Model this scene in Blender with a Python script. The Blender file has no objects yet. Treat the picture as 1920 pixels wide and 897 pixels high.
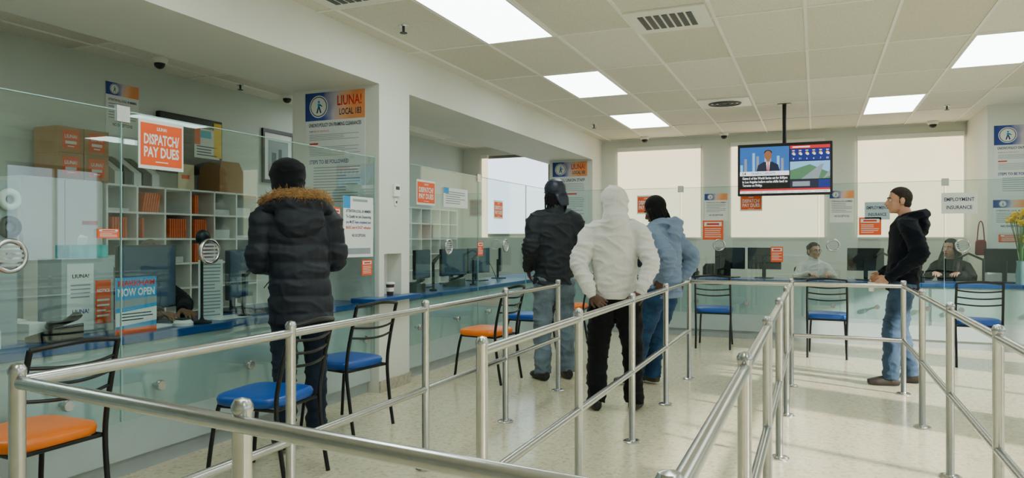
import bpy,bmesh,math,random
from mathutils import Vector as V, Matrix, noise
random.seed(3)
C=bpy.context.scene.collection
PI=math.pi
# ------------------------------------------------------------ materials
MC={}
def lin(c):
    return tuple(((x/255)/12.92 if x/255<=.04045 else ((x/255+.055)/1.055)**2.4) for x in c)
def M(name,col,rough=.6,metal=0,var=.05,scale=9,bump=0,emis=0,bscale=60,coat=0,alpha=1):
    if name in MC: return MC[name]
    m=bpy.data.materials.new(name); m.use_nodes=True; nt=m.node_tree; N=nt.nodes; L=nt.links
    b=N['Principled BSDF']; c=lin(col)
    tc=N.new('ShaderNodeTexCoord'); no=N.new('ShaderNodeTexNoise'); no.inputs['Scale'].default_value=scale
    L.new(tc.outputs['Object'],no.inputs['Vector'])
    rp=N.new('ShaderNodeValToRGB'); rp.color_ramp.elements[0].position=.3; rp.color_ramp.elements[1].position=.7
    rp.color_ramp.elements[0].color=tuple(x*(1-var) for x in c)+(1,)
    rp.color_ramp.elements[1].color=tuple(min(1,x*(1+var)) for x in c)+(1,)
    L.new(no.outputs['Fac'],rp.inputs['Fac']); L.new(rp.outputs['Color'],b.inputs['Base Color'])
    b.inputs['Roughness'].default_value=rough; b.inputs['Metallic'].default_value=metal
    if rough>=.8: b.inputs['Specular IOR Level'].default_value=.15; b.inputs['Sheen Weight'].default_value=.06
    if coat: b.inputs['Coat Weight'].default_value=coat
    if emis:
        L.new(rp.outputs['Color'],b.inputs['Emission Color']); b.inputs['Emission Strength'].default_value=emis
    if bump:
        n2=N.new('ShaderNodeTexNoise'); n2.inputs['Scale'].default_value=bscale; n2.inputs['Detail'].default_value=4
        L.new(tc.outputs['Object'],n2.inputs['Vector'])
        bp=N.new('ShaderNodeBump'); bp.inputs['Strength'].default_value=bump; bp.inputs['Distance'].default_value=.01
        L.new(n2.outputs['Fac'],bp.inputs['Height']); L.new(bp.outputs['Normal'],b.inputs['Normal'])
    MC[name]=m; return m
def glassmat(name,tint,k=.55,base=.035):
    m=bpy.data.materials.new(name); m.use_nodes=True; nt=m.node_tree; N=nt.nodes; L=nt.links
    N.remove(N['Principled BSDF']); o=N['Material Output']
    t=N.new('ShaderNodeBsdfTransparent'); t.inputs[0].default_value=tint+(1,)
    g=N.new('ShaderNodeBsdfGlossy'); g.inputs['Roughness'].default_value=.01; g.inputs[0].default_value=(.88,1,.98,1)
    f=N.new('ShaderNodeLayerWeight'); f.inputs[0].default_value=.5
    pw=N.new('ShaderNodeMath'); pw.operation='POWER'; pw.inputs[1].default_value=4.5; L.new(f.outputs['Facing'],pw.inputs[0])
    no=N.new('ShaderNodeTexNoise'); no.inputs['Scale'].default_value=1.5
    ma=N.new('ShaderNodeMath'); ma.operation='MULTIPLY_ADD'; ma.inputs[1].default_value=k; ma.inputs[2].default_value=base; L.new(pw.outputs[0],ma.inputs[0])
    mm=N.new('ShaderNodeMapRange'); mm.inputs[3].default_value=.8; mm.inputs[4].default_value=1.2; L.new(no.outputs['Fac'],mm.inputs[0])
    mu=N.new('ShaderNodeMath'); mu.operation='MULTIPLY'; L.new(ma.outputs[0],mu.inputs[0]); L.new(mm.outputs[0],mu.inputs[1])
    x=N.new('ShaderNodeMixShader'); L.new(mu.outputs[0],x.inputs[0]); L.new(t.outputs[0],x.inputs[1]); L.new(g.outputs[0],x.inputs[2]); L.new(x.outputs[0],o.inputs['Surface'])
    return m
GLASS=glassmat('partition_glass',(.885,.945,.94),.5,.06)
WGLASS=glassmat('window_glass',(.97,.98,.98),.5,.02)
EDGE=M('glass_edge',(150,190,184),.2)
WALL=M('wall_paint',(218,219,208),.7,var=.02,scale=2,bump=.03,bscale=200)
WHITE=M('white_laminate',(232,232,224),.45,var=.02)
OFFW=M('office_wall_paint',(196,204,194),.7,var=.02,scale=2)
CHROME=M('brushed_steel',(196,196,194),.24,1,var=.05,scale=40)
BLACKM=M('black_metal',(18,19,21),.35,.3,var=.1)
BLACKP=M('black_plastic',(16,18,22),.4,var=.1)
DGREY=M('dark_grey_plastic',(52,60,66),.5)
LGREY=M('light_grey_plastic',(160,168,168),.5)
PANEL=M('counter_front_laminate',(170,184,182),.45,var=.03)
BLUETOP=M('blue_countertop',(2,70,136),.3,var=.06,coat=.3)
ORANGES=M('orange_vinyl',(238,116,0),.35,var=.06,bump=.1,bscale=30)
BLUES=M('blue_vinyl',(0,72,156),.35,var=.06,bump=.1,bscale=30)
PAPER=M('paper_white',(220,224,218),.7,var=.01)
ORG=M('print_orange',(230,84,14),.6,var=.03)
BLU=M('print_blue',(20,48,130),.6,var=.03)
NAVY=M('print_navy',(24,36,74),.6)
RED=M('print_red',(206,40,24),.6)
GRY=M('print_grey',(140,148,152),.6)
INK=M('print_black',(30,34,40),.6)
TEAL=M('print_teal',(60,180,200),.6)
YEL=M('yellow',(240,192,10),.6)
SKY=M('print_skyblue',(24,140,200),.6)
CARD=M('cardboard',(168,124,80),.75,var=.08,scale=5,bump=.1)
def gradmat(w):
    k='banner%.2f'%w
    if k in MC: return MC[k]
    m=bpy.data.materials.new('banner_print'); m.use_nodes=True; N=m.node_tree.nodes; L=m.node_tree.links
    tc=N.new('ShaderNodeTexCoord'); mp=N.new('ShaderNodeMapping'); mp.inputs['Scale'].default_value=(1/w,1,.6/w); mp.inputs['Location'].default_value=(.5,0,0)
    no=N.new('ShaderNodeTexNoise'); no.inputs['Scale'].default_value=3
    sx=N.new('ShaderNodeSeparateXYZ'); ad=N.new('ShaderNodeMath'); ad.operation='MULTIPLY_ADD'; ad.inputs[1].default_value=.4
    rp=N.new('ShaderNodeValToRGB'); e=rp.color_ramp.elements
    e[0].position=.2; e[0].color=lin((22,48,124))+(1,); e[1].position=1; e[1].color=lin((230,146,84))+(1,)
    a=e.new(.5); a.color=lin((44,76,150))+(1,); a=e.new(.66); a.color=lin((196,186,196))+(1,); a=e.new(.85); a.color=lin((234,176,130))+(1,)
    L.new(tc.outputs['Object'],mp.inputs[0]); L.new(mp.outputs[0],no.inputs['Vector']); L.new(mp.outputs[0],sx.inputs[0])
    L.new(no.outputs['Fac'],ad.inputs[0]); L.new(sx.outputs['X'],ad.inputs[2]); L.new(ad.outputs[0],rp.inputs[0]); L.new(rp.outputs[0],N['Principled BSDF'].inputs['Base Color'])
    MC[k]=m; return m
# ------------------------------------------------------------ mesh builder
class MB:
    def __init__(s): s.v=[]; s.f=[]; s.m=[]
    def add(s,vs,fs,m=0,T=None):
        o=len(s.v)
        s.v+= [T@V(a) for a in vs] if T else [V(a) for a in vs]
        for f in fs: s.f.append([i+o for i in f]); s.m.append(m)
        return s
    def box(s,x0,x1,y0,y1,z0,z1,m=0,T=None):
        return s.add([(x0,y0,z0),(x1,y0,z0),(x1,y1,z0),(x0,y1,z0),(x0,y0,z1),(x1,y0,z1),(x1,y1,z1),(x0,y1,z1)],
          [(0,3,2,1),(4,5,6,7),(0,1,5,4),(1,2,6,5),(2,3,7,6),(3,0,4,7)],m,T)
    def rings(s,R,m=0,cap=True,closed=False):
        n=len(R[0]); vs=[p for r in R for p in r]; fs=[]
        for i in range(len(R)-1 if not closed else len(R)):
            a=i*n; b=((i+1)%len(R))*n
            for j in range(n):
                k=(j+1)%n; fs.append((a+j,a+k,b+k,b+j))
        if cap and not closed:
            fs.append(tuple(reversed(range(n)))); fs.append(tuple(range((len(R)-1)*n,len(R)*n)))
        return s.add(vs,fs,m)
    def tube(s,P,rad,side=None,n=12,m=0,sub=0,closed=False):
        P=[V(p) for p in P]
        if not isinstance(rad,(list,tuple)): rad=[rad]*len(P)
        rad=[(r,r) if not isinstance(r,(tuple,list)) else r for r in rad]
        if sub:
            Q=[];R=[];K=len(P)
            for i in range(K if closed else K-1):
                g=(lambda j:P[j%K]) if closed else (lambda j:P[max(0,min(K-1,j))])
                h=(lambda j:rad[j%K]) if closed else (lambda j:rad[max(0,min(K-1,j))])
                for q in range(sub):
                    t=q/sub; a,b,c,d=g(i-1),g(i),g(i+1),g(i+2)
                    Q.append(.5*((2*b)+(c-a)*t+(2*a-5*b+4*c-d)*t*t+(3*b-a-3*c+d)*t**3))
                    R.append((h(i)[0]*(1-t)+h(i+1)[0]*t,h(i)[1]*(1-t)+h(i+1)[1]*t))
            if not closed: Q.append(P[-1]);R.append(rad[-1])
            P,rad=Q,R
        K=len(P); rg=[]; u=V(side) if side else None
        for i in range(K):
            if closed: t=P[(i+1)%K]-P[i-1]
            else: t=P[min(K-1,i+1)]-P[max(0,i-1)]
            t.normalize()
            if u is None:
                u=t.orthogonal()
            base=V(side) if side else u
            w=base-t*base.dot(t)
            if w.length<1e-4: w=t.orthogonal()
            w.normalize(); u=w; b=t.cross(w)
            rg.append([P[i]+w*rad[i][0]*math.cos(2*PI*j/n)+b*rad[i][1]*math.sin(2*PI*j/n) for j in range(n)])
        return s.rings(rg,m,True,closed)
    def ell(s,c,r,R=None,n=16,k=10,m=0):
        c=V(c); rg=[]
        if not isinstance(r,(tuple,list)): r=(r,r,r)
        for i in range(k+1):
            a=-PI/2+PI*i/k; a=max(-PI/2+.03,min(PI/2-.03,a))
            ring=[]
            for j in range(n):
                p=V((r[0]*math.cos(a)*math.cos(2*PI*j/n),r[1]*math.cos(a)*math.sin(2*PI*j/n),r[2]*math.sin(a)))
                ring.append(c+(R@p if R else p))
            rg.append(ring)
        return s.rings(rg,m)
    def lathe(s,c,ax,prof,n=24,m=0):
        ax=V(ax).normalized(); u=ax.orthogonal().normalized(); w=ax.cross(u); c=V(c)
        return s.rings([[c+ax*h+(u*math.cos(2*PI*j/n)+w*math.sin(2*PI*j/n))*max(r,1e-4) for j in range(n)] for r,h in prof],m)
    def srect(s,cx,cy,levels,p=.5,n=40,m=0):
        rg=[]
        for z,a,b in levels:
            r=[]
            for j in range(n):
                t=2*PI*j/n; cc,ss=math.cos(t),math.sin(t)
                r.append(V((cx+a*math.copysign(abs(cc)**p,cc),cy+b*math.copysign(abs(ss)**p,ss),z)))
            rg.append(r)
        return s.rings(rg,m)
    def rect(s,x0,x1,z0,z1,lay,m):
        y=-lay; return s.add([(x0,y,z0),(x1,y,z0),(x1,y,z1),(x0,y,z1)],[(0,1,2,3)],m)
    def disc(s,x,z,r,lay,m,n=28,rz=None):
        rz=rz or r
        return s.add([(x+r*math.cos(2*PI*j/n),-lay,z+rz*math.sin(2*PI*j/n)) for j in range(n)],[tuple(range(n))],m)
    def poly(s,pts,lay,m): return s.add([(x,-lay,z) for x,z in pts],[tuple(range(len(pts)))],m)
    def text(s,t,x,z,h,lay,m,w=None,al='C',bold=0):
        vs,fs,bb=textmesh(t,bold); x0,x1,y0,y1=bb
        k=h/.7; kx=k
        if w: kx=w/(x1-x0)
        W=(x1-x0)*kx
        ox={'C':x-W/2,'L':x,'R':x-W}[al]-x0*kx
        return s.add([(ox+a*kx,-lay,z-h/2+b*k) for a,b in vs],fs,m)
    def lines(s,x0,x1,z1,z0,n,lay,m,th=.4):
        st=(z1-z0)/n
        for i in range(n):
            z=z1-st*(i+.5); e=x1-(x1-x0)*random.choice((0,0,.02,.05,.3))
            s.rect(x0,e,z-st*th/2,z+st*th/2,lay,m)
        return s
    def mesh(s,name='m'):
        me=bpy.data.meshes.new(name); me.from_pydata([tuple(v) for v in s.v],[],s.f); me.update()
        for p,mi in zip(me.polygons,s.m): p.material_index=mi
        return me
TM={}
def textmesh(t,bold=0):
    if (t,bold) in TM: return TM[(t,bold)]
    cu=bpy.data.curves.new('t','FONT'); cu.body=t; cu.resolution_u=2; cu.offset=.02*bold; cu.size=1
    ob=bpy.data.objects.new('t',cu); C.objects.link(ob); bpy.context.view_layer.update()
    dg=bpy.context.evaluated_depsgraph_get(); me=bpy.data.meshes.new_from_object(ob.evaluated_get(dg))
    vs=[(v.co.x,v.co.y) for v in me.vertices]; fs=[tuple(p.vertices) for p in me.polygons]
    bpy.data.objects.remove(ob); bpy.data.curves.remove(cu); bpy.data.meshes.remove(me)
    bb=(min(v[0] for v in vs),max(v[0] for v in vs),min(v[1] for v in vs),max(v[1] for v in vs))
    TM[(t,bold)]=(vs,fs,bb); return TM[(t,bold)]
def tag(o,label=None,cat=None,group=None,kind=None):
    if label:o['label']=label
    if cat:o['category']=cat
    if group:o['group']=group
    if kind:o['kind']=kind
def O(name,mb,mats,par=None,label=None,cat=None,group=None,kind=None,smooth=False,bev=0,loc=None,rz=0,fix=True):
    me=mb if isinstance(mb,bpy.types.Mesh) else mb.mesh(name)
    me.name=name
    if not isinstance(mats,(list,tuple)): mats=[mats]
    for m in mats: me.materials.append(m)
    if fix and not isinstance(mb,bpy.types.Mesh):
        bm=bmesh.new(); bm.from_mesh(me); bmesh.ops.recalc_face_normals(bm,faces=bm.faces); bm.to_mesh(me); bm.free()
    o=bpy.data.objects.new(name,me); C.objects.link(o)
    if par: o.parent=par
    if loc: o.location=loc
    o.rotation_euler[2]=rz
    if smooth:
        for p in me.polygons: p.use_smooth=True
        if smooth=='e':
            me.set_sharp_from_angle(angle=math.radians(38))
    if bev:
        b=o.modifiers.new('b','BEVEL'); b.width=bev; b.segments=2; b.limit_method='ANGLE'
    tag(o,label,cat,group,kind); return o
def E(name,loc,rz=0,label=None,cat=None,group=None,scale=1):
    o=bpy.data.objects.new(name,None); C.objects.link(o); o.location=loc; o.rotation_euler[2]=rz; o.scale=(scale,)*3
    o.empty_display_size=.1; tag(o,label,cat,group); return o
def box(name,a,mat,**k):
    return O(name,MB().box(*a),mat,**k)
def dup(root,loc,rz,label=None):
    r=root.copy(); C.objects.link(r); r.location=loc; r.rotation_euler[2]=rz
    if label: r['label']=label
    for c in root.children:
        d=c.copy(); d.parent=r; C.objects.link(d)
        for g in c.children:
            h=g.copy(); h.parent=d; C.objects.link(h)
    return r
# ------------------------------------------------------------ room
CH=3.05; XL=-6.2; XR=5.5; YB=12.3; YF=-3.0
m=bpy.data.materials.new('terrazzo'); m.use_nodes=True; N=m.node_tree.nodes; L=m.node_tree.links; b=N['Principled BSDF']
tc=N.new('ShaderNodeTexCoord'); vo=N.new('ShaderNodeTexVoronoi'); vo.inputs['Scale'].default_value=52
rp=N.new('ShaderNodeValToRGB'); e=rp.color_ramp.elements; e[0].position=0;e[0].color=lin((208,198,166))+(1,);e[1].position=1;e[1].color=lin((202,192,162))+(1,)
for p,c in((.12,(132,106,74)),(.17,(212,204,176)),(.55,(198,186,152)),(.72,(222,214,190)),(.93,(158,144,114))):
    q=e.new(p); q.color=lin(c)+(1,)
no=N.new('ShaderNodeTexNoise'); no.inputs['Scale'].default_value=.7; no.inputs['Detail'].default_value=2
sp=N.new('ShaderNodeSeparateColor')
L.new(tc.outputs['Object'],vo.inputs['Vector']); L.new(tc.outputs['Object'],no.inputs['Vector']); L.new(vo.outputs['Color'],sp.inputs[0]); L.new(sp.outputs[0],rp.inputs[0])
hs=N.new('ShaderNodeMix'); hs.data_type='RGBA'; hs.inputs[0].default_value=.6; hs.inputs[7].default_value=lin((206,198,168))+(1,)
L.new(rp.outputs[0],hs.inputs[6]); L.new(hs.outputs[2],b.inputs['Base Color'])
r2=N.new('ShaderNodeMapRange'); r2.inputs[3].default_value=.12; r2.inputs[4].default_value=.22; L.new(no.outputs['Fac'],r2.inputs[0]); L.new(r2.outputs[0],b.inputs['Roughness'])
box('floor',(XL,XR,YF,YB,-.1,0),m,kind='structure')
m=bpy.data.materials.new('ceiling_tile'); m.use_nodes=True; N=m.node_tree.nodes; L=m.node_tree.links; b=N['Principled BSDF']; b.inputs['Roughness'].default_value=.9
tc=N.new('ShaderNodeTexCoord'); n1=N.new('ShaderNodeTexNoise'); n1.inputs['Scale'].default_value=90; n1.inputs['Detail'].default_value=3
br=N.new('ShaderNodeTexBrick'); br.offset=0; br.inputs['Scale'].default_value=1; br.inputs['Mortar Size'].default_value=0; br.inputs['Brick Width'].default_value=.646; br.inputs['Row Height'].default_value=1.31
br.inputs['Color1'].default_value=lin((234,232,220))+(1,); br.inputs['Color2'].default_value=lin((212,208,192))+(1,)
mp=N.new('ShaderNodeMapping'); mp.inputs['Location'].default_value=(-.57+.646*20,-4.43+1.31*10,0)
mx=N.new('ShaderNodeMix'); mx.data_type='RGBA'; mx.blend_type='MULTIPLY'; mx.inputs[0].default_value=.5
r3=N.new('ShaderNodeValToRGB'); r3.color_ramp.elements[0].position=.35; r3.color_ramp.elements[0].color=(.74,.74,.72,1); r3.color_ramp.elements[1].position=.5
L.new(tc.outputs['Object'],mp.inputs[0]); L.new(mp.outputs[0],br.inputs['Vector']); L.new(tc.outputs['Object'],n1.inputs['Vector']); L.new(n1.outputs['Fac'],r3.inputs[0])
L.new(br.outputs['Color'],mx.inputs[6]); L.new(r3.outputs[0],mx.inputs[7]); L.new(mx.outputs[2],b.inputs['Base Color'])
box('ceiling',(XL,XR,YF,YB,CH,CH+.1),m,kind='structure')
TB=M('ceiling_bar',(240,239,230),.5,var=.02)
g=MB(); xs=[.57+.646*k for k in range(-10,8)]; ys=[4.43+1.31*k for k in range(-5,7)]
for x in xs:
    if XL<x<XR and not(-4.4<x<-3.5): g.box(x-.012,x+.012,YF,YB,CH-.008,CH+.002)
for y in ys:
    if YF<y<YB: g.box(-3.47,XR,y-.012,y+.012,CH-.009,CH+.002); g.box(XL,-4.4,y-.012,y+.012,CH-.009,CH+.002)
O('trim_1',g,TB,kind='structure')
box('wall_left',(XL-.15,XL,YF,YB+.15,0,CH+.1),OFFW,kind='structure')
box('wall_front',(XL-.15,XR+.15,YF-.15,YF,0,CH+.1),WALL,kind='structure')
WINS=[(-5.79,-4.45),(-3.19,-1.76),(-1.29,.13),(.58,2.0),(3.1,4.6)]
WZ0,WZ1=1.38,2.9
w=MB(); w.box(XL,XR,YB,YB+.15,0,WZ0); w.box(XL,XR,YB,YB+.15,WZ1,CH+.1)
px=XL
for a,b_ in WINS+[(XR,XR)]:
    w.box(px,a,YB,YB+.15,WZ0,WZ1); px=b_
O('wall_back',w,WALL,kind='structure')
w=MB(); RW=[(-1.5,.8),(1.6,3.9),(4.7,7.0),(7.8,9.6)]; py=YF
w.box(XR,XR+.15,YF,YB+.15,0,.9); w.box(XR,XR+.15,YF,YB+.15,2.65,CH+.1)
for a,b_ in RW+[(YB+.15,YB+.15)]:
    w.box(XR,XR+.15,py,a,.9,2.65); py=b_
O('wall_right',w,WALL,kind='structure')
FR=M('window_frame',(120,116,104),.5)
wi=0
for a,b_ in WINS:
    wi+=1; f=MB()
    for q in((a,a+.05,WZ0,WZ1),(b_-.05,b_,WZ0,WZ1),(a+.05,b_-.05,WZ0,WZ0+.05),(a+.05,b_-.05,WZ1-.05,WZ1)): f.box(q[0],q[1],YB+.05,YB+.11,q[2],q[3])
    f.box(a+.05,b_-.05,YB+.075,YB+.085,WZ0+.05,WZ1-.05,1)
    O('window_%d'%wi,f,[FR,WGLASS],kind='structure')
for a,b_ in RW:
    wi+=1; f=MB(); 
    for q in((a,a+.06,.9,2.65),(b_-.06,b_,.9,2.65),(a+.06,b_-.06,.9,.96),(a+.06,b_-.06,2.59,2.65),((a+b_)/2-.03,(a+b_)/2+.03,.96,2.59)): f.box(XR+.05,XR+.11,q[0],q[1],q[2],q[3])
    f.box(XR+.075,XR+.085,a+.06,b_-.06,.96,2.59,1)
    O('window_%d'%wi,f,[FR,WGLASS],kind='structure')
BLIND_GLOW=M('glowing_blind_fabric',(248,230,192),.8,var=.03,scale=1.5,emis=1.8)  # emission in the fabric stands in for daylight shining through it
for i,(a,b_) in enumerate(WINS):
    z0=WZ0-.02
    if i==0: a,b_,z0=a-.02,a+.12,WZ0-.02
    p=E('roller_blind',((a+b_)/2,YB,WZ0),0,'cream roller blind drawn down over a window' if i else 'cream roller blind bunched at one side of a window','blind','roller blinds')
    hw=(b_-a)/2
    O('glowing_blind_fabric',MB().box(-hw+.01,hw-.01,-.03,-.024,z0-WZ0,1.46),BLIND_GLOW,p)
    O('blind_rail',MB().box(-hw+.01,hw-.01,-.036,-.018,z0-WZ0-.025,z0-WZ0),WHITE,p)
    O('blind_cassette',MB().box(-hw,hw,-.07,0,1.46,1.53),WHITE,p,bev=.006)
box('wall_soffit',(-4.4,-3.47,YF,YB,2.67,CH),WALL,kind='structure')
p=MB(); p.box(-4.4,-3.47,5.27,5.77,0,.79); p.box(-4.4,-3.47,5.27,5.77,1.2,2.67); p.box(-4.4,-3.62,5.27,5.77,.79,1.2)
p.box(-3.62,-3.47,5.27,5.35,.79,1.2); p.box(-3.62,-3.47,5.63,5.77,.79,1.2)
O('wall_pillar',p,WALL,kind='structure')
box('wall_corner_pillar',(-4.24,-3.47,11.7,YB,0,2.67),WALL,kind='structure')
box('wall_column',(2.03,2.95,10.9,YB,0,CH),WALL,kind='structure')
BB=M('baseboard_stone',(176,168,150),.5,var=.2,scale=30)
box('baseboard_pillar',(-3.47,-3.455,5.27,5.77,0,.1),BB,kind='structure')
LP=M('light_diffuser',(238,255,252),.5,var=.01,emis=11)
lp=None
cells=[(-2.66,4.43),(-2.66,7.05),(-2.66,9.67),(.57,9.67),(1.216,7.05),(.57,4.43),(-.72,1.81),(-2.66,1.81),(1.216,1.81),(-.72,-.81),(3.8,4.43),(3.8,8.36),(2.5,-.81),(-5.6,.8),(-5.6,7.6)]  # panels in view come first; the rest are added unseen to light the room
for x,y in cells:
    if lp is None:
        lp=E('ceiling_light',(x,y,CH),0,'recessed rectangular fluorescent ceiling light panel','ceiling light','ceiling light panels')
        O('diffuser',MB().box(.03,.616,.03,1.28,-.012,-.004),LP,lp)
        f=MB()
        for q in((.012,.03,.012,1.298),(.616,.634,.012,1.298),(.03,.616,.012,.03),(.03,.616,1.28,1.298)): f.box(*q,-.014,0)
        O('frame',f,WHITE,lp)
    else: dup(lp,(x,y,CH),0)
def vent(x0,x1,y0,y1,round_):
    v=E('ceiling_vent',((x0+x1)/2,(y0+y1)/2,CH),0,'white ceiling air vent with dark louvres','vent','ceiling vents')
    a,b_=(x1-x0)/2,(y1-y0)/2
    O('plate',MB().box(-a,a,-b_,b_,-.016,0),WHITE,v,bev=.004)
    g=MB()
    if round_:
        for r in(.07,.13,.19): g.tube([(r*math.cos(t*PI/16),r*.8*math.sin(t*PI/16),-.02) for t in range(32)],.012,n=6,closed=True)
    else:
        for i in range(7): g.box(-a*.7+i*a*.2,-a*.7+i*a*.2+a*.14,-b_*.6,b_*.6,-.02,-.014)
    O('louvre',g,DGREY,v)
vent(-1.36,-.75,5.36,5.94,0); vent(-1.36,-.75,9.08,9.66,1); vent(-3.3,-2.7,4.0,4.4,0)
dc=E('dome_camera',(-5.75,5.0,CH),0,'small white dome security camera on the ceiling','security camera','dome cameras')
O('mount',MB().lathe((0,0,0),(0,0,-1),[(.07,0),(.075,.02),(.06,.05),(.0,.05)]),WHITE,dc,smooth='e')
O('dome',MB().lathe((0,0,-.05),(0,0,-1),[(.05,0),(.048,.02),(.035,.04),(.015,.05),(0,.051)]),BLACKP,dc,smooth=True)
for q in((-2.65,12.0),(-1.37,12.05),(1.57,12.05),(-5.8,6.85),(-5.9,3.55)): dup(dc,(q[0],q[1],CH),0)
sp_=E('sprinkler_head',(-3.06,5.0,CH),0,'small brass ceiling sprinkler head','sprinkler','sprinkler heads')
O('escutcheon',MB().lathe((0,0,0),(0,0,-1),[(.04,0),(.035,.012),(.012,.015)]),CHROME,sp_,smooth='e')
O('deflector',MB().lathe((0,0,-.012),(0,0,-1),[(.012,0),(.01,.04),(.03,.045),(.03,.05),(0,.05)]),DGREY,sp_,smooth='e')
for q in((-3.06,10.4),(1.55,10.7),(-5.9,6.2)): dup(sp_,(q[0],q[1],CH),0)
# ------------------------------------------------------------ counters
TOP=.79
def counter(label,a,front):
    x0,x1,y0,y1=a; c=E('service_counter',((x0+x1)/2,(y0+y1)/2,0),0,label,'counter','service counters')
    hx,hy=(x1-x0)/2,(y1-y0)/2
    O('body',MB().box(-hx,hx,-hy,hy,.1,.74),PANEL,c)
    O('plinth',MB().box(-hx,hx-(.03 if front=='x' else 0),-hy+(.03 if front=='y' else 0),hy,0,.1),LGREY,c)
counter('long pale grey service counter body with plinth',(-3.95,-3.55,-1.0,5.26),'x')
counter('long pale grey service counter body beyond the pillar',(-3.95,-3.55,5.78,10.55),'x')
counter('pale grey service counter body under the windows',(-3.5,5.0,10.055,10.5),'y')
box('countertop',(-4.3,-3.53,-1.0,5.26,.742,TOP),BLUETOP,bev=.006,label='long blue laminate countertop behind glass',cat='countertop')
box('countertop',(-4.3,-3.53,5.78,10.72,.742,TOP),BLUETOP,bev=.006,label='blue laminate countertop beyond the pillar',cat='countertop')
box('countertop',(-3.5,5.0,10.03,10.72,.742,TOP),BLUETOP,bev=.006,label='blue laminate countertop below the windows',cat='countertop')
box('ledge',(-3.61,-3.36,5.05,5.80,.792,.83),BLUETOP,bev=.006,label='small blue ledge set into the pillar niche',cat='shelf')
def pane(axis,a,b_,z0,z1,pos,bolts,thru):
    L_=b_-a; rz=PI/2 if axis=='x' else 0
    loc=(pos,(a+b_)/2,z0) if axis=='x' else ((a+b_)/2,pos,z0)
    g=E('glass_partition',loc,rz,'frameless clear glass security screen fixed to the counter front','glass screen','glass screens')
    h=z1-z0
    O('glass_pane',MB().box(-L_/2,L_/2,-.005,.005,0,h),[GLASS],g)
    O('pane_edge',MB().box(-L_/2,L_/2,-.0055,.0055,h,h+.005).box(L_/2,L_/2+.004,-.0055,.0055,0,h),[EDGE],g)
    c=(a+b_)/2
    for u in bolts:
        O('standoff_bolt',MB().lathe((u-c,.049 if axis=='y' else .045,.485-z0),(0,-1,0),[(.012,0),(.012,.039 if axis=='y' else .035),(.03,.045),(.03,.065),(.026,.072),(0,.072)]),CHROME,g,smooth='e')
    for u in thru:
        s=O('speak_through',MB().tube([(u-c+.072*math.cos(t*PI/16),-.008,1.25-z0+.072*math.sin(t*PI/16)) for t in range(32)],(.012),n=8,closed=True),CHROME,g,smooth=True)
        q=MB()
        for i in(-2,-1,0,1,2): 
            hw=math.sqrt(.062**2-(i*.022)**2); q.box(u-c-hw,u-c+hw,-.012,-.005,1.25-z0+i*.022-.006,1.25-z0+i*.022+.006)
        O('slot_plate',q,LGREY,g)
pane('x',.6,2.79,.33,2.03,-3.5,[1.3,1.9,2.48],[2.2])
pane('x',2.81,5.24,.33,2.03,-3.5,[3.04,3.76,4.5,5.1],[3.41])
pane('x',5.83,7.30,.33,2.03,-3.5,[6.0,6.8],[6.59])
pane('x',7.32,8.75,.33,2.03,-3.5,[7.6,8.4],[8.07])
pane('x',8.77,9.95,.33,2.03,-3.5,[9.2],[])
pane('y',-3.42,-1.72,.33,2.03,10.0,[-3.0,-2.2],[-2.5])
pane('y',-1.70,.02,.33,2.03,10.0,[-1.5,-.85,-.4],[-1.2])
pane('y',.04,1.42,.33,2.03,10.0,[.2,.7,1.25],[.2])
pane('y',1.44,3.4,.33,2.03,10.0,[1.6,2.4,3.1],[1.61])
cl=O('glass_clip',MB().box(-.012,.012,-.04,.04,1.97,2.06),CHROME,label='small metal clip joining two glass screens',cat='clip',group='glass clips',bev=.002,loc=(-3.5,2.8,0))
for l,r in(((-3.5,7.31,0),0),((.03,10,0),PI/2),((-1.71,10,0),PI/2),((1.43,10,0),PI/2)):
    q=cl.copy(); C.objects.link(q); q.location=l; q.rotation_euler[2]=r
# ------------------------------------------------------------ signs
def sign(name,label,cat,loc,axis,w,h,fn,group=None,base=PAPER,th=.003):
    mb=MB(); mb.box(-w/2,w/2,-th,0,-h/2,h/2,0)
    fn(mb,w,h,th+.0012)
    mats=[base,ORG,BLU,NAVY,RED,GRY,INK,TEAL,YEL,SKY,gradmat(w),PAPER]
    return O(name,mb,mats,loc=loc,rz=(PI/2 if axis=='x' else 0),label=label,cat=cat,group=group,fix=False)
def emblem(mb,x,z,r,l):
    mb.disc(x,z,r,l,11); mb.disc(x,z,r*.9,l+.0006,3); mb.disc(x,z,r*.82,l+.0012,11)
    k=r*.7
    mb.poly([(x-k*.12,z-k*.1),(x+k*.2,z-k*.1),(x+k*.26,z+k*.35),(x-k*.15,z+k*.4)],l+.0018,9)
    mb.disc(x+k*.05,z+k*.6,k*.17,l+.0018,9,10)
    mb.poly([(x-k*.1,z-k*.05),(x-k*.35,z-k*.8),(x-k*.15,z-k*.85),(x+k*.05,z-k*.2),(x+k*.25,z-k*.85),(x+k*.45,z-k*.8),(x+k*.2,z-k*.05)],l+.0018,3)
    mb.poly([(x+k*.2,z+k*.35),(x+k*.6,z+k*.05),(x+k*.55,z-k*.05),(x+k*.15,z+k*.15)],l+.0018,3)
def header(mb,w,h,l,hh):
    mb.rect(-w/2,w/2,h/2-hh,h/2,l,10); emblem(mb,-w*.27,h/2-hh*.5,hh*.40,l+.0006)
    mb.text('LIUNA!',w*.245,h/2-hh*.33,hh*.34,l+.001,4,w*.40,bold=1); mb.text('LOCAL 183',w*.26,h/2-hh*.73,hh*.22,l+.001,3,w*.36,bold=1)
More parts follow.
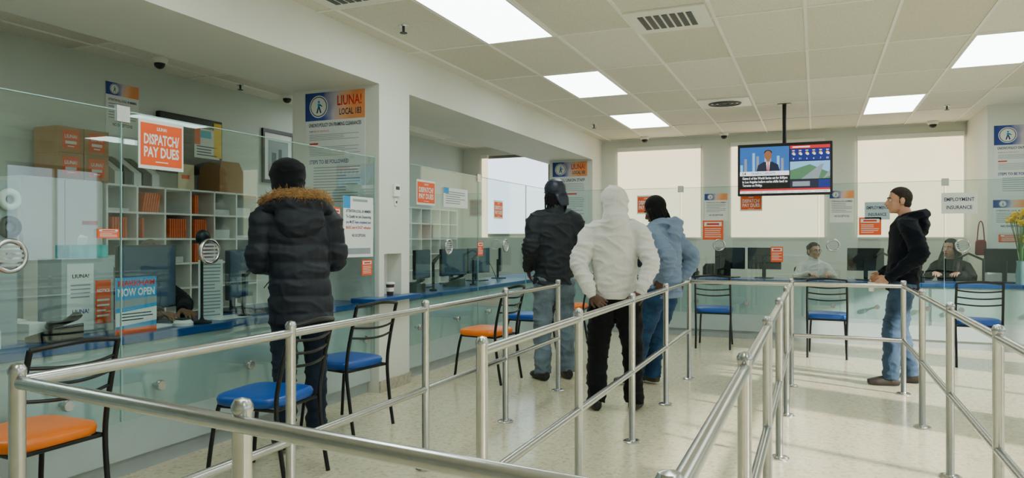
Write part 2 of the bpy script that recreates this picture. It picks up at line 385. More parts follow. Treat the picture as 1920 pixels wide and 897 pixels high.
def policy(mb,w,h,l):
    header(mb,w,h,l,.25*w/.64)
    k=w/.64; T=h/2
    mb.text("UNION'S POLICY ON FRAMING CLEARANCES",0,T-.29*k,.032*k,l,3,w*.88,bold=1)
    mb.text("PURPOSE OF THIS POLICY",-w*.43,T-.345*k,.016*k,l,4,w*.34,'L')
    mb.lines(-w*.43,w*.4,T-.37*k,T-.43*k,4,l,5,.3); mb.rect(-w*.43,-w*.28,T-.465*k,T-.45*k,l,4); mb.lines(-w*.43,w*.42,T-.48*k,T-.57*k,6,l,5,.3)
    mb.text("STEPS TO BE FOLLOWED",-w*.43,T-.62*k,.034*k,l,2,w*.66,'L',bold=1)
    mb.lines(-w*.36,w*.42,T-.66*k,-h/2+.05,max(3,int((h-.71*k)/.025)),l,5,.3)
sign('policy_poster','tall white union policy poster with banner on a pillar','poster',(-3.93,5.268,2.12),'y',.64,1.04,policy)
sign('policy_poster','tall white union policy poster with banner on a white column','poster',(2.42,10.898,2.33),'y',.64,.90,policy)
def staff(mb,w,h,l):
    header(mb,w,h,l,.2*w/.5)
    mb.text('TO ALL UNION STAFF',0,h/2-.31,.05,l,3,w*.86,bold=1); mb.lines(-w*.42,w*.42,h/2-.36,h/2-.5,6,l,5,.3); mb.rect(-w*.2,w*.2,h/2-.56,h/2-.53,l,4); mb.lines(-w*.42,w*.42,h/2-.6,-h/2+.05,10,l,5,.3)
sign('staff_notice_poster','tall white notice poster with banner on a corner pillar','poster',(-3.87,11.698,2.17),'y',.62,.95,staff)
def dispatch(mb,w,h,l):
    mb.rect(-w/2+.012,w/2-.012,-h/2+.02,h/2-.02,l,1)
    mb.text('LIUNA!',0,h*.33,h*.07,l+.001,11,w*.22,bold=1); mb.text('DISPATCH/',0,h*.11,h*.2,l+.001,11,w*.78,bold=1.5); mb.text('PAY DUES',0,-h*.15,h*.2,l+.001,11,w*.78,bold=1.5)
    mb.rect(-w*.14,w*.14,-h*.36,-h*.34,l+.001,11)
for lc,ax,ww_,hh_ in(((-3.494,3.05,1.87),'x',.31,.28),((-3.494,6.12,1.78),'x',.36,.24),((-3.494,7.85,1.68),'x',.26,.22),((-2.19,9.994,1.81),'y',.25,.26),((-.79,9.994,1.81),'y',.28,.22)):
    sign('dispatch_sign','orange dispatch and pay dues sign on glass screen','sign',lc,ax,ww_,hh_,dispatch,group='orange dispatch signs')
def emp(mb,w,h,l):
    mb.text('EMPLOYMENT',0,h*.18,h*.17,l,3,w*.84,bold=1); mb.text('INSURANCE',0,-h*.2,h*.17,l,3,w*.72,bold=1)
sign('employment_insurance_sign','pale sign reading employment insurance on glass screen','sign',(1.575,9.994,1.76),'y',.37,.25,emp)
PALE=M('pale_sign_reflection',(166,188,194),.6)
sign('employment_insurance_sign','small pale blue employment insurance reflection on glass','sign',(.70,9.994,1.68),'y',.28,.22,emp,base=PALE)  # faint reflection in the glass, painted as a pale lettered panel
def att(mb,w,h,l):
    hh=h*.24; mb.rect(-w/2,w/2,h/2-hh,h/2,l,10); emblem(mb,-w*.25,h/2-hh/2,hh*.4,l+.0006)
    mb.text('ATTENTION ALL LOCAL 183 MEMBERS',0,h*.17,h*.045,l,3,w*.86,bold=1)
    mb.lines(-w*.42,w*.42,h*.12,-h*.2,6,l,5,.35); mb.text('NO EXCEPTIONS',0,-h*.3,h*.06,l,3,w*.6,bold=1)
sign('attention_notice','white attention notice with banner hung on office wall','notice',(XL+.002,4.96,2.58),'x',.36,.5,att,group='attention notices')
sign('attention_notice','white attention notice with banner on glass','notice',(-1.24,9.994,1.76),'y',.30,.36,att,group='attention notices')
sign('attention_notice','white attention notice with banner on glass','notice',(.30,9.994,1.74),'y',.28,.40,att,group='attention notices')
sign('attention_notice','white attention notice with banner on a column','notice',(2.30,10.898,1.62),'y',.42,.42,att,group='attention notices')
def att2(mb,w,h,l):
    mb.rect(-w/2,-w*.28,h*.3,h/2,l,9); mb.rect(-w*.2,w*.3,h*.42,h*.46,l,5)
    mb.text('ATTENTION LOCAL 183 MEMBERS',0,h*.28-.01,h*.045,l,3,w*.84,bold=1)
    for i,(t,c) in enumerate((('To Qualify for Job Dispatching',3),('you MUST have completed your',2),('BASIC and 4 DIGIT refresher',4))):
        mb.text(t,0,h*(.17-.09*i),h*.045,l,c,w*.84,bold=1)
    mb.text('NO EXCEPTIONS',0,-h*.14,h*.045,l,3,w*.45,bold=1); mb.rect(-w*.4,w*.4,-h*.45,-h*.35,l,5)
sign('qualification_notice','white notice about job dispatching on glass beside pillar','notice',(-3.494,5.0,1.43),'x',.42,.5,att2)
def orgn(mb,w,h,l):
    mb.rect(-w*.42,w*.42,h*.2,h*.42,l,11); mb.rect(-w*.3,w*.3,h*.26,h*.36,l+.001,4); mb.lines(-w*.4,w*.4,h*.12,-h*.4,5,l,11,.35)
for lc,ax,ww,hh_,lb in(((-3.494,5.12,1.09),'x',.15,.13,'small orange notice on glass beside pillar'),((-1.28,9.994,1.45),'y',.27,.26,'orange and white notice on glass'),
    ((.62,9.994,1.49),'y',.25,.22,'orange notice on glass'),((-.47,9.994,1.13),'y',.15,.2,'small orange notice on glass near the counter'),((2.3,10.898,1.34),'y',.3,.1,'narrow orange notice on a column'),
    ((-3.494,7.35,1.22),'x',.14,.16,'small orange notice on glass'),((-3.494,2.71,1.36),'x',.13,.05,'small orange label strip on glass'),((-3.494,4.70,1.5),'x',.1,.16,'small orange and white notice on glass')):
    sign('orange_notice',lb,'notice',lc,ax,ww,hh_,orgn,group='orange notices',base=ORG)
def board(mb,w,h,l):
    mb.lines(-w*.42,w*.42,h*.35,-h*.35,6,l,5,.4); mb.rect(-w/2,-w*.3,h*.2,h/2,l+.001,9)
sign('paper_notice','white paper notice sheet on glass','notice',(-3.494,6.75,1.76),'x',.55,.2,board)
t=E('wall_display',(XL,5.76,2.33),PI/2,'black wall-mounted display panel with papers taped on','display')
O('panel',MB().box(-.42,.42,-.06,0,-.31,.31),BLACKP,t,bev=.01)
pp=MB(); pp.box(.02,.37,-.064,-.06,-.12,.2,0); pp.rect(.02,.1,.02,.2,.0655,1); pp.rect(.1,.25,.1,.18,.0655,2); pp.lines(.05,.34,.02,-.1,4,.0655,3,.35); pp.rect(.29,.4,-.1,.28,.0655,4)
O('taped_paper',pp,[PAPER,ORG,TEAL,INK,YEL],t,fix=False)
t=E('framed_picture',(XL,7.15,2.35),PI/2,'black framed grey picture hanging on office wall','picture')
f=MB()
for q in((-.29,.29,.29,.33),(-.29,.29,-.33,-.29),(-.29,-.26,-.29,.29),(.26,.29,-.29,.29)): f.box(q[0],q[1],-.03,0,q[2],q[3])
O('frame',f,BLACKM,t)
f=MB().rect(-.26,.26,-.29,.29,.008,0).rect(-.18,.18,-.2,.2,.01,1).rect(-.12,-.04,-.2,.05,.012,2).rect(0,.06,-.2,.1,.012,2).rect(.09,.16,-.2,0,.012,2)
O('print',f,[PAPER,GRY,DGREY],t,fix=False)
c=E('storage_cabinet',(-6.0,4.1,0),PI/2,'tall white two-door storage cabinet against office wall','cabinet')
O('body',MB().box(-.35,.35,-.18,.195,0,1.84),WHITE,c,bev=.004)
for s in(-1,1):
    d=O('door',MB().box(min(s*.004,s*.346),max(s*.004,s*.346),-.2,-.182,.05,1.83),WHITE,c,bev=.003)
    O('handle',MB().box(s*.03-.006,s*.03+.006,-.225,-.2,.95,1.1),CHROME,d)
sign('door_label','small orange and blue label on a cabinet door','label',(-5.799,4.32,1.47),'x',.14,.035,lambda mb,w,h,l:(mb.rect(-w/2,w/2,-h/2,h/2,l,1),mb.text('LIUNA!',-w*.2,0,h*.6,l+.001,2,w*.4,bold=1)))
bx=E('cardboard_box',(-5.97,4.165,1.84),PI/2,'brown cardboard carton with orange label on storage cabinet','box','labelled cartons')
O('carton',MB().box(-.116,.116,-.15,.15,0,.22),CARD,bx,bev=.003)
lb=MB().rect(-.075,.075,.03,.19,.1515,0).text('LIUNA!',0,.14,.03,.1525,1,.11,bold=1).rect(-.05,.05,.075,.1,.1525,1).rect(-.03,.03,.05,.06,.1525,1)
O('carton_label',lb,[ORG,PAPER],bx,fix=False)
for q in((4.405,1.84),(4.165,2.061),(4.405,2.061)): dup(bx,(-5.97,q[0],q[1]),PI/2)
def cubeshelf(y0,cols,rows,cw,ch,label):
    s=E('pigeonhole_shelf',(-6.0,y0,0),PI/2,label,'shelf'); W=cols*cw; H=1.82
    g=MB()
    for i in range(cols+1): g.box(i*cw-.009,i*cw+.009,-.2,.19,.08,H)
    for j in range(rows+1):
        z=H-j*ch
        for i in range(cols): g.box(i*cw+.009,(i+1)*cw-.009,-.2,.19,z-.009,z+.009)
    g.box(-.009,W+.009,.19,.198,0,H)
    O('carcass',g,WHITE,s); O('plinth',MB().box(-.009,W+.009,-.18,.19,0,.08),WHITE,s)
cubeshelf(4.49,6,7,.31,.245,'white pigeonhole shelf filled with orange folders')
cubeshelf(9.4,6,7,.31,.245,'white pigeonhole shelf against far office wall')
FO=M('folder_orange',(212,92,26),.6,var=.15,scale=20)
def folders(y,z,n,tilt,mat,nm,lb,hh=.2):
    for i in range(n):
        w=.02; q=O(nm,MB().box(-.13,.17,-w/2,w/2,0,hh),mat,loc=(-6.0+.03,y+i*.026,z+.0095),label=lb,cat='folder',group='orange folders on the pigeonhole shelf',bev=.001)
        q.rotation_euler[0]=tilt; 
SH=1.82
for col,row,n,tl in((1,0,7,.18),(3,0,2,0),(0,1,6,0),(2,1,8,0),(3,1,6,0),(3,2,5,0),(1,1,1,0)):
    folders(4.49+col*.31+.06,SH-(row+1)*.245,n,-tl,FO,'folder','orange paper folder standing in a pigeonhole',.19 if not tl else .185)
ww=M('folder_white',(206,210,206),.6)
for col,row in((0,0),(4,0),(5,0),(4,1),(5,1),(0,2),(2,2),(1,2)):
    y=4.49+col*.31
    O('paper_stack',MB().box(-.14,.14,.03,.27,0,.03+.03*((col+row)%3)),ww,loc=(-6.0,y,SH-(row+1)*.245+.0095),label='stack of white papers lying in a pigeonhole',cat='papers',group='paper stacks on the pigeonhole shelf',bev=.002)
for i in range(5):
    g=MB(); 
    yy=4.62+i*.1
    g.add([(-.13,0,0),(.13,0,0),(.13,0,.12),(-.13,0,.28),(-.13,.08,0),(.13,.08,0),(.13,.08,.12),(-.13,.08,.28)],[(0,1,2,3),(7,6,5,4),(0,4,5,1),(1,5,6,2),(3,2,6,7),(0,3,7,4)])
    O('magazine_file',g,[ww,BLACKP][i%2],loc=(-6.0,yy,SH+.0095),label='slanted magazine file on top of the pigeonhole shelf',cat='file holder',group='magazine files')
g=MB(); g.box(-.15,.15,0,.34,0,.24); g.add([(.15,0,.24),(.15,.34,.24),(.13,.30,.34),(.13,.04,.34)],[(0,1,2,3)]); g.add([(-.15,0,.24),(.15,0,.24),(.1,.03,.32),(-.1,.03,.32)],[(0,1,2,3)])
O('open_carton',g,CARD,loc=(-6.0,5.85,SH+.0095),label='open brown cardboard carton on top of the shelf',cat='box')
sign('leaning_sheet','cream paper sheet leaning on top of the shelf','paper',(-5.9,5.45,1.96),'x',.2,.26,lambda mb,w,h,l:mb.rect(-w*.3,w*.2,-.02,.02,l,1),base=M('cream_paper',(214,196,160),.7))
pr=E('printer',(-5.95,3.45,0),PI/2,'grey office photocopier beside storage cabinet','printer')
O('body',MB().box(-.25,.25,-.25,.24,0,1.3),LGREY,pr,bev=.02); O('paper_tray',MB().box(-.22,.22,-.27,-.25,.5,.7),DGREY,pr); O('lid',MB().box(-.24,.24,-.22,.22,1.3,1.42),WHITE,pr,bev=.02)
t=E('tape_dispenser',(-3.78,2.36,TOP),PI/2,'tower of round label rolls on a stand','label dispenser')
O('stand',MB().box(-.05,.05,-.01,.04,0,.84),LGREY,t)
for k,zz in enumerate((.74,.60,.46)):
    O('roll',MB().tube([(.04*math.cos(a*PI/10),-.03,zz+.04*math.sin(a*PI/10)) for a in range(20)],(.018),n=8,closed=True),[WHITE,BLACKP][k%2],t,smooth=True)
def ball(loc,h,rad,label):
    t=E('desk_microphone',loc,PI/2,label,'microphone','desk microphones')
    O('base',MB().lathe((0,0,0),(0,0,1),[(.06,0),(.06,.012),(.015,.025),(.009,.04),(.009,h),(0,h)]),BLACKP,t,smooth='e'); O('head',MB().ell((0,-.01,h+.02),(rad,rad*.8,rad)),BLACKP,t,smooth=True)
ball((-3.85,2.12,TOP),.74,.065,'black round desk microphone on tall stand'); ball((-3.62,3.47,TOP),.53,.05,'black round desk microphone behind glass')
# ------------------------------------------------------------ desk items
def monitor(label,loc,rz,w=.5,h=.3,zc=.3,mat=BLACKP):
    m=E('computer_monitor',loc,rz,label,'monitor','computer monitors')
    O('housing',MB().box(-w/2,w/2,-.018,.018,zc-h/2,zc+h/2),mat,m,bev=.008)
    O('screen',MB().box(-w/2+.012,w/2-.012,.018,.0195,zc-h/2+.015,zc+h/2-.012),M('monitor_screen',(70,90,110),.2),m)
    O('stand',MB().box(-.025,.025,-.05,-.02,.01,zc).box(-.12,.12,-.12,.08,0,.012),mat,m,bev=.003)
    return m
D=TOP+.001
monitor('large dark monitor seen from behind on the counter',(-4.0,3.38,D),-PI/2+.15,.5,.42,.29,M('monitor_back',(26,36,48),.35))
monitor('grey monitor turned sideways on the counter',(-3.98,4.15,D),-PI/2+.5,.5,.36,.28,DGREY)
monitor('grey monitor on the counter near the pillar',(-4.0,4.75,D),-PI/2,.45,.34,.28,DGREY)
monitor('dark monitor at the near end of the counter',(-4.08,2.1,D),-PI/2,.5,.34,.27,DGREY)
for y in(6.35,6.95,7.7,8.4,9.1): monitor('black monitor on counter behind glass beyond the pillar',(-4.02,y,D),-PI/2+random.uniform(-.4,.4),.48,.32,.26)
for x in(-2.9,-2.3,-1.12,-.66,.60,2.15,2.75): monitor('black monitor on counter below the windows',(x,10.55,D),random.uniform(-.35,.35),.44,.3,.27)
def keyboard(loc,rz):
    k=E('keyboard',loc,rz,'black computer keyboard on the counter','keyboard','keyboards'); O('case',MB().box(-.2,.2,-.07,.07,0,.02),BLACKP,k,bev=.004)
    g=MB()
    for i in range(14):
        for j in range(4): g.box(-.185+i*.0265,-.163+i*.0265,-.06+j*.031,-.035+j*.031,.02,.026)
    O('keys',g,DGREY,k)
keyboard((-3.75,4.3,D),-PI/2); keyboard((-.1,10.3,D),PI)
def phone(loc,rz):
    p=E('desk_phone',loc,rz,'black office telephone on the counter','telephone','desk phones')
    O('base',MB().add([(-.09,-.1,0),(.09,-.1,0),(.09,.1,0),(-.09,.1,0),(-.09,-.1,.03),(.09,-.1,.03),(.09,.1,.09),(-.09,.1,.09)],[(0,3,2,1),(4,5,6,7),(0,1,5,4),(1,2,6,5),(2,3,7,6),(3,0,4,7)]),BLACKP,p,bev=.006)
    O('handset',MB().tube([(-.065,-.09,.06),(-.065,-.07,.075),(-.065,0,.09),(-.065,.07,.125),(-.065,.09,.12)],[.02,.024,.014,.024,.02],sub=3),BLACKP,p,smooth=True)
phone((-3.70,2.56,D),-PI/2+.3); phone((-3.8,7.3,D),-PI/2); phone((-1.6,10.3,D),PI); phone((1.15,10.3,D),PI); phone((-3.75,6.3,D),-PI/2)
CB=M('cable_black',(18,18,20),.5)
for P in([(-3.95,4.4,.95),(-3.8,4.35,1.02),(-3.68,4.45,.9),(-3.66,4.6,.797)],[(-3.86,3.08,.9),(-3.75,3.12,1.0),(-3.66,3.2,.88),(-3.66,3.3,.797)],[(-3.9,8.0,.95),(-3.75,8.1,1.05),(-3.66,8.2,.797)]):
    O('cable',MB().tube(P,.004,n=6,sub=6),CB,label='thin black cable looping over the counter',cat='cable',group='cables on counter',smooth=True)
for y in(3.9,6.6,7.55):
    a=E('monitor_arm',(-3.68,y,D),0,'black jointed monitor arm clamped on the counter','monitor arm','monitor arms')
    O('pole',MB().lathe((0,0,0),(0,0,1),[(.04,0),(.04,.015),(.015,.02),(.015,.3),(0,.3)]),BLACKM,a,smooth='e'); O('arm',MB().tube([(0,0,.28),(-.02,.16,.36),(-.12,.22,.3)],.014,n=8),BLACKM,a)
for x in(-1.75,1.9,.95):
    a=E('monitor_arm',(x,10.42,D),0,'black jointed monitor arm clamped on the counter','monitor arm','monitor arms')
    O('pole',MB().lathe((0,0,0),(0,0,1),[(.04,0),(.04,.015),(.015,.02),(.015,.3),(0,.3)]),BLACKM,a,smooth='e'); O('arm',MB().tube([(0,0,.28),(-.16,.0,.36),(-.26,.02,.3)],.014,n=8),BLACKM,a)
# small white cartons beside the holder
wb=O('small_carton',MB().box(-.07,.07,-.05,.05,0,.09),WHITE,loc=(-3.72,2.2,D),rz=.3,label='small white carton on the blue counter',cat='box',group='small white cartons',bev=.003)
for q,r_ in(((-3.9,2.55,D),.1),((-4.1,2.6,D),-.3)):
    k=wb.copy(); C.objects.link(k); k.location=q; k.rotation_euler[2]=r_
u=E('document_holder',(-3.92,2.84,D),PI/2,'white upright document holder covered in printed notices','document holder')
O('body',MB().box(-.16,.16,-.1,.1,0,.43),LGREY,u,bev=.004)
n=MB().rect(-.13,.03,.02,.4,.102,0).text('LIUNA!',-.05,.33,.02,.1035,1,.1,bold=1).lines(-.11,.01,.29,.2,4,.1035,2,.35).text('LIUNA!',-.05,.13,.025,.1035,3,.1,bold=1).rect(.04,.14,.05,.3,.102,4).text('NOTICE',.09,.24,.018,.1035,0,.08,bold=1).lines(.05,.13,.2,.08,4,.1035,0,.35)
O('posted_notice',n,[PAPER,INK,GRY,BLU,ORG],u,fix=False)
t=E('tissue_box',(-3.90,2.86,D+.43),PI/2,'teal patterned tissue box on document holder','tissue box')
O('carton',MB().box(-.12,.12,-.06,.06,0,.075),M('tissue_teal',(60,160,158),.6,var=.35,scale=14),t,bev=.003)
O('tissue',MB().add([(-.03,0,.075),(.03,.01,.075),(.04,0,.12),(0,.015,.135),(-.035,-.01,.115)],[(0,1,2,3,4)]),PAPER,t)
def nowopen(mb,w,h,l):
    mb.rect(-w/2,w/2,-h*.5,h*.5,l,9); mb.text('MARKHAM',0,h*.4,h*.1,l+.001,4,w*.9,bold=1.5)
    mb.text('NOW OPEN',0,h*.24,h*.13,l+.001,11,w*.9,bold=1.5); mb.poly([(-w/2,-h*.12),(w/2,-h*.05),(w/2,-h*.3),(-w/2,-h*.36)],l+.001,11)
    mb.lines(-w*.4,w*.4,-h*.12,-h*.28,3,l+.002,3,.4); mb.rect(-w/2,w/2,-h*.5,-h*.4,l+.001,1); mb.poly([(-w/2,h*.1),(w/2,h*.14),(w/2,h*.02),(-w/2,-h*.04)],l+.001,5)
sign('opening_poster','blue poster reading now open standing on the counter','poster',(-3.60,2.97,TOP+.161),'x',.27,.32,nowopen)
def listp(mb,w,h,l): mb.lines(-w*.4,w*.4,h*.45,-h*.45,16,l,5,.35)
s=sign('price_list_sheet','curled white printed list standing beside a monitor','paper',(-3.72,3.64,D+.2),'x',.17,.4,listp); s.rotation_euler[2]=PI/2-.3
for x,y,r in((-3.75,3.2,.2),(-3.72,3.78,-.1)):
    O('paper_sheet',MB().box(-.1,.1,-.14,.14,0,.004),PAPER,loc=(x,y,D),rz=r,label='loose white paper sheet on blue counter',cat='paper',group='papers on counter')
t=E('card_reader',(-3.63,3.33,D),PI/2,'white round card reader on the counter','card reader')
O('base',MB().lathe((0,0,0),(0,0,1),[(.06,0),(.06,.02),(.045,.035),(0,.036)]),WHITE,t,smooth='e'); O('keypad',MB().box(-.03,.03,-.03,.03,.036,.045),DGREY,t)
c=E('coffee_cup',(-3.48,5.46,.83),0,'dark brown paper coffee cup with white lid','cup')
O('cup_body',MB().lathe((0,0,0),(0,0,1),[(.028,0),(.038,.1),(0,.1)]),M('cup_brown',(52,36,30),.5),c,smooth='e'); O('lid',MB().lathe((0,0,.1),(0,0,1),[(.041,0),(.041,.01),(.034,.018),(0,.016)]),WHITE,c,smooth='e')
O('sleeve_print',MB().lathe((0,0,.035),(0,0,1),[(.0325,0),(.0365,.035)]),WHITE,c)
t=E('thermostat',(-3.47,5.53,1.77),PI/2,'white wall thermostat on pillar','thermostat'); O('case',MB().box(-.05,.05,-.025,0,-.06,.05),WHITE,t,bev=.005); O('display',MB().box(-.03,.03,-.027,-.025,0,.03),DGREY,t)
t=E('light_switch',(-3.47,5.53,1.66),PI/2,'small white switch plate on pillar','switch'); O('plate',MB().box(-.02,.02,-.01,0,-.035,.035),WHITE,t,bev=.003); O('toggle',MB().box(-.005,.005,-.018,-.01,-.01,.01),DGREY,t)
f=E('flower_vase',(2.24,10.2,D),0,'yellow flowers in a glass vase on the counter','flowers')
O('vase',MB().lathe((0,0,0),(0,0,1),[(.05,0),(.06,.1),(.045,.25),(.055,.28),(0,.27)]),M('vase_glass',(120,150,150),.1),f,smooth='e')
st=MB(); bl=MB()
for i in range(22):
    a=random.uniform(0,2*PI); r=random.uniform(.05,.2); h=random.uniform(.5,.85); e_=(r*math.cos(a),r*math.sin(a)*.6,h)
    st.tube([(0,0,.1),(e_[0]*.4,e_[1]*.4,h*.6),e_],.004,n=5,sub=2)
    for k in range(8): bl.ell((e_[0]+random.uniform(-.04,.04),e_[1]+random.uniform(-.04,.04),h+random.uniform(-.03,.04)),(.019,.019,.014),n=7,k=5)
O('stems',st,M('stem_green',(70,110,50),.6),f); O('blossoms',bl,YEL,f)
b_=E('handbag',(1.95,10.86,1.12),0,'dark red handbag hanging by its strap beside the column','bag')
O('pouch',MB().srect(0,0,[(0,.05,.025),(.02,.065,.032),(.17,.06,.03),(.2,.045,.02)],.6),M('bag_red',(110,20,28),.5),b_,smooth=True)
O('strap',MB().tube([(-.04,0,.19),(-.025,0,.38),(0,0,.44),(.025,0,.38),(.04,0,.19)],.007,n=6,sub=3),M('bag_red',(110,20,28)),b_)
# ------------------------------------------------------------ TV
tv=E('television',(-.37,9.7,2.21),0,'black flat television showing news hanging from the ceiling','television')
O('housing',MB().box(-.56,.56,-.03,.04,-.33,.33),BLACKP,tv,bev=.01)
O('ceiling_mount',MB().tube([(0,.08,.2),(0,.08,CH-2.21)],.025).box(-.1,.1,.04,.09,-.1,.25).box(-.08,.08,.0,.16,CH-2.21-.015,CH-2.21),BLACKM,tv)
def em(n,c,s=1.1): return M('tv_'+n,c,.3,var=.02,emis=s)
sm=[em('black',(8,9,12)),em('white',(225,228,235)),em('blue',(40,90,160)),em('skin',(130,86,60)),em('navy',(24,30,50)),em('red',(190,30,36)),em('lightblue',(120,170,210)),em('green',(70,110,80)),em('yellow',(225,170,60)),em('dblue',(18,34,110)),em('grey',(120,130,140))]
s=MB(); s.rect(-.54,.54,-.31,.31,.031,0); l=.0322
s.rect(-.53,.06,-.02,.29,l,2); 
for i in range(12):
    x=-.53+i*.049; s.rect(x+.004,x+.035,-.02,.05+.2*random.random(),l+.0005,[6,10,2][i%3])
s.poly([(-.33,-.02),(-.31,.06),(-.24,.10),(-.14,.10),(-.07,.06),(-.05,-.02)],l+.001,4)
s.poly([(-.215,.105),(-.165,.105),(-.18,-.02),(-.2,-.02)],l+.0015,1); s.poly([(-.195,.09),(-.185,.09),(-.18,-.02),(-.2,-.02)],l+.002,5)
s.rect(-.21,-.17,.09,.14,l+.0015,3); s.disc(-.19,.18,.045,l+.0018,3,24,.06); s.disc(-.19,.215,.046,l+.0016,0,24,.035)
s.rect(.07,.53,.25,.29,l,5); s.rect(.1,.3,.262,.278,l+.001,1)
s.rect(.07,.53,.10,.245,l,9)
for i in range(6):
    x=.11+i*.078; s.disc(x,.19,.018,l+.001,8,12); s.disc(x+.01,.18,.014,l+.0014,1,10); s.text('%d'%[9,11,6,6,7,10][i],x,.125,.022,l+.001,1); s.rect(x-.015,x+.015,.22,.23,l+.001,1)
s.rect(.07,.53,-.13,.09,l,6); s.poly([(.07,-.13),(.53,-.13),(.53,-.06),(.3,.05),(.07,-.02)],l+.0008,7); s.poly([(.2,-.13),(.4,-.13),(.46,.05),(.43,.05)],l+.0012,10); s.poly([(.45,-.13),(.53,-.1),(.53,-.02)],l+.0012,10)
s.rect(-.53,.06,-.075,-.02,l+.002,1); s.text('54',-.48,-.047,.035,l+.003,0,bold=1); s.text('TRAFFIC UPDATE',-.25,-.047,.026,l+.003,2,.3,bold=1)
s.rect(-.53,.06,-.24,-.08,l+.001,0)
for i,t_ in enumerate(('Game 6 of the World Series set for 8:00pm','in Los Angeles before series shifts back to','Toronto on Friday.')):
    s.text(t_,-.5,-.105-.045*i,.03,l+.002,1,[.54,.54,.24][i],'L',bold=1)
s.rect(.07,.4,-.24,-.14,l+.001,4); s.rect(.1,.3,-.22,-.16,l+.002,10); s.rect(.4,.53,-.24,-.14,l+.001,9)
s.rect(-.53,.53,-.265,-.245,l+.001,5); s.rect(-.53,.53,-.30,-.268,l+.001,1); s.text('JAY   NZD 3.38   4,663,698     TSX 11.91   6,371,098     4,371,388',0,-.284,.02,l+.002,4,1.0)
O('screen',s,sm,tv,fix=False)
# ------------------------------------------------------------ railings
def railing(pts,label,lower=True,skip=()):
    r=E('queue_railing',(pts[0][0],pts[0][1],0),0,label,'railing','steel queue railings')
    o=V((pts[0][0],pts[0][1],0)); first=None
    for i,p in enumerate(pts):
        if i in skip: continue
        q=V((p[0],p[1],0))-o
        if first is None:
            first=O('post',MB().lathe((0,0,0),(0,0,1),[(.058,0),(.058,.006),(.05,.012),(.024,.014),(.0215,.02),(.0215,.945),(.024,.95),(.024,.962),(.017,.975),(0,.98)],28),CHROME,r,smooth='e'); first.location=q
        else:
            d=first.copy(); C.objects.link(d); d.parent=r; d.location=q
    a=V((pts[0][0],pts[0][1],0))-o; b_=V((pts[-1][0],pts[-1][1],0))-o
    u=(b_-a).normalized()
    if 0 in skip: a=a+u*.022
    if len(pts)-1 in skip: b_=b_-u*.022
    z=V((0,0,1))
    def run(a,b_,h,nm):
        O(nm,MB().tube([a+z*h,b_+z*h],.019,n=18),CHROME,r,smooth='e')
    run(a,b_,.925,'top_rail')
    if lower: run(a,b_,.46,'lower_rail')
    return r
railing([(-2.08,1.33)]+[(-2.08,2.48+1.16*k) for k in range(4)],'brushed steel queue railing running beside the counter')
railing([(-2.08,1.33),(-1.17,1.235),(-.2,1.1)],'brushed steel queue railing crossing the floor in front',skip=(0,2))
railing([(-1.11,2.35+1.15*k) for k in range(5)],'brushed steel queue railing dividing the waiting lanes')
railing([(-1.11,6.95),(-.205,6.97)],'brushed steel top rail joining two waiting lanes',lower=False,skip=(0,))
railing([(-.205,6.97),(.69,6.98)],'brushed steel queue railing with two rails across the lane',skip=(0,))
railing([(-.205,1.1)]+[(-.205,2.35+1.15*k) for k in range(4)]+[(-.205,6.97)],'brushed steel queue railing along the central lane',skip=(5,))
railing([(.69,6.98)]+[(.69,5.8-1.15*k) for k in range(5)],'brushed steel queue railing along the outer lane',skip=(0,))
# ------------------------------------------------------------ chairs
ch=E('side_chair',(-3.24,2.13,0),PI/2,'orange vinyl chair with black metal frame facing the counter','chair','waiting chairs')
def chair_parts(root,seatm):
    O('seat',MB().srect(0,0,[(.43,.20,.19),(.437,.215,.205),(.465,.22,.21),(.482,.212,.202),(.49,.19,.18),(.494,.14,.13),(.495,.05,.05)],.45,44),seatm,root,smooth=True)
    for s in(-1,1):
        O('leg',MB().tube([(s*.175,.17,.43),(s*.185,.2,.3),(s*.2,.235,.0)],.012,n=10,sub=3),BLACKM,root,smooth='e')
        O('leg',MB().tube([(s*.2,-.27,0),(s*.2,-.235,.2),(s*.205,-.21,.43),(s*.205,-.235,.62),(s*.2,-.30,.875)],.0125,n=10,sub=4),BLACKM,root,smooth='e')
    g=MB()
    for z,y,r in((.875,-.30,.0125),(.80,-.279,.008),(.73,-.26,.008),(.66,-.243,.008)):
        g.tube([(-.2,y,z),(-.1,y-.03,z-(.01 if z<.87 else -.012)),(0,y-.042,z-(.014 if z<.87 else -.018)),(.1,y-.03,z-(.01 if z<.87 else -.012)),(.2,y,z)],r,n=8,sub=3)
    O('backrest',g,BLACKM,root,smooth='e')
    g=MB().tube([(-.18,.17,.425),(.18,.17,.425),(.2,-.2,.425),(-.2,-.2,.425)],.01,n=8,closed=True)
    O('seat_frame',g,BLACKM,root,smooth='e')
chair_parts(ch,ORANGES)
cb=E('side_chair',(-2.83,3.17,0),PI/2+.1,'blue vinyl chair with black metal frame facing the counter','chair','waiting chairs'); chair_parts(cb,BLUES)
dup(cb,(-3.1,4.28,0),PI/2-.15)
dup(ch,(-2.88,6.2,0),PI/2-.1,'orange vinyl chair beyond the pillar facing the counter')
dup(cb,(-3.0,7.6,0),PI/2)
dup(ch,(-2.95,8.95,0),PI/2+.1)
dup(cb,(-1.16,9.2,0),.05,'blue vinyl chair facing the counter below the windows')
dup(cb,(.12,8.98,0),-.03,'blue vinyl chair facing the counter below the windows')
dup(cb,(1.56,8.9,0),-.08,'blue vinyl chair facing the counter below the windows')
dup(cb,(2.75,8.6,0),.2,'blue vinyl chair facing the counter below the windows')
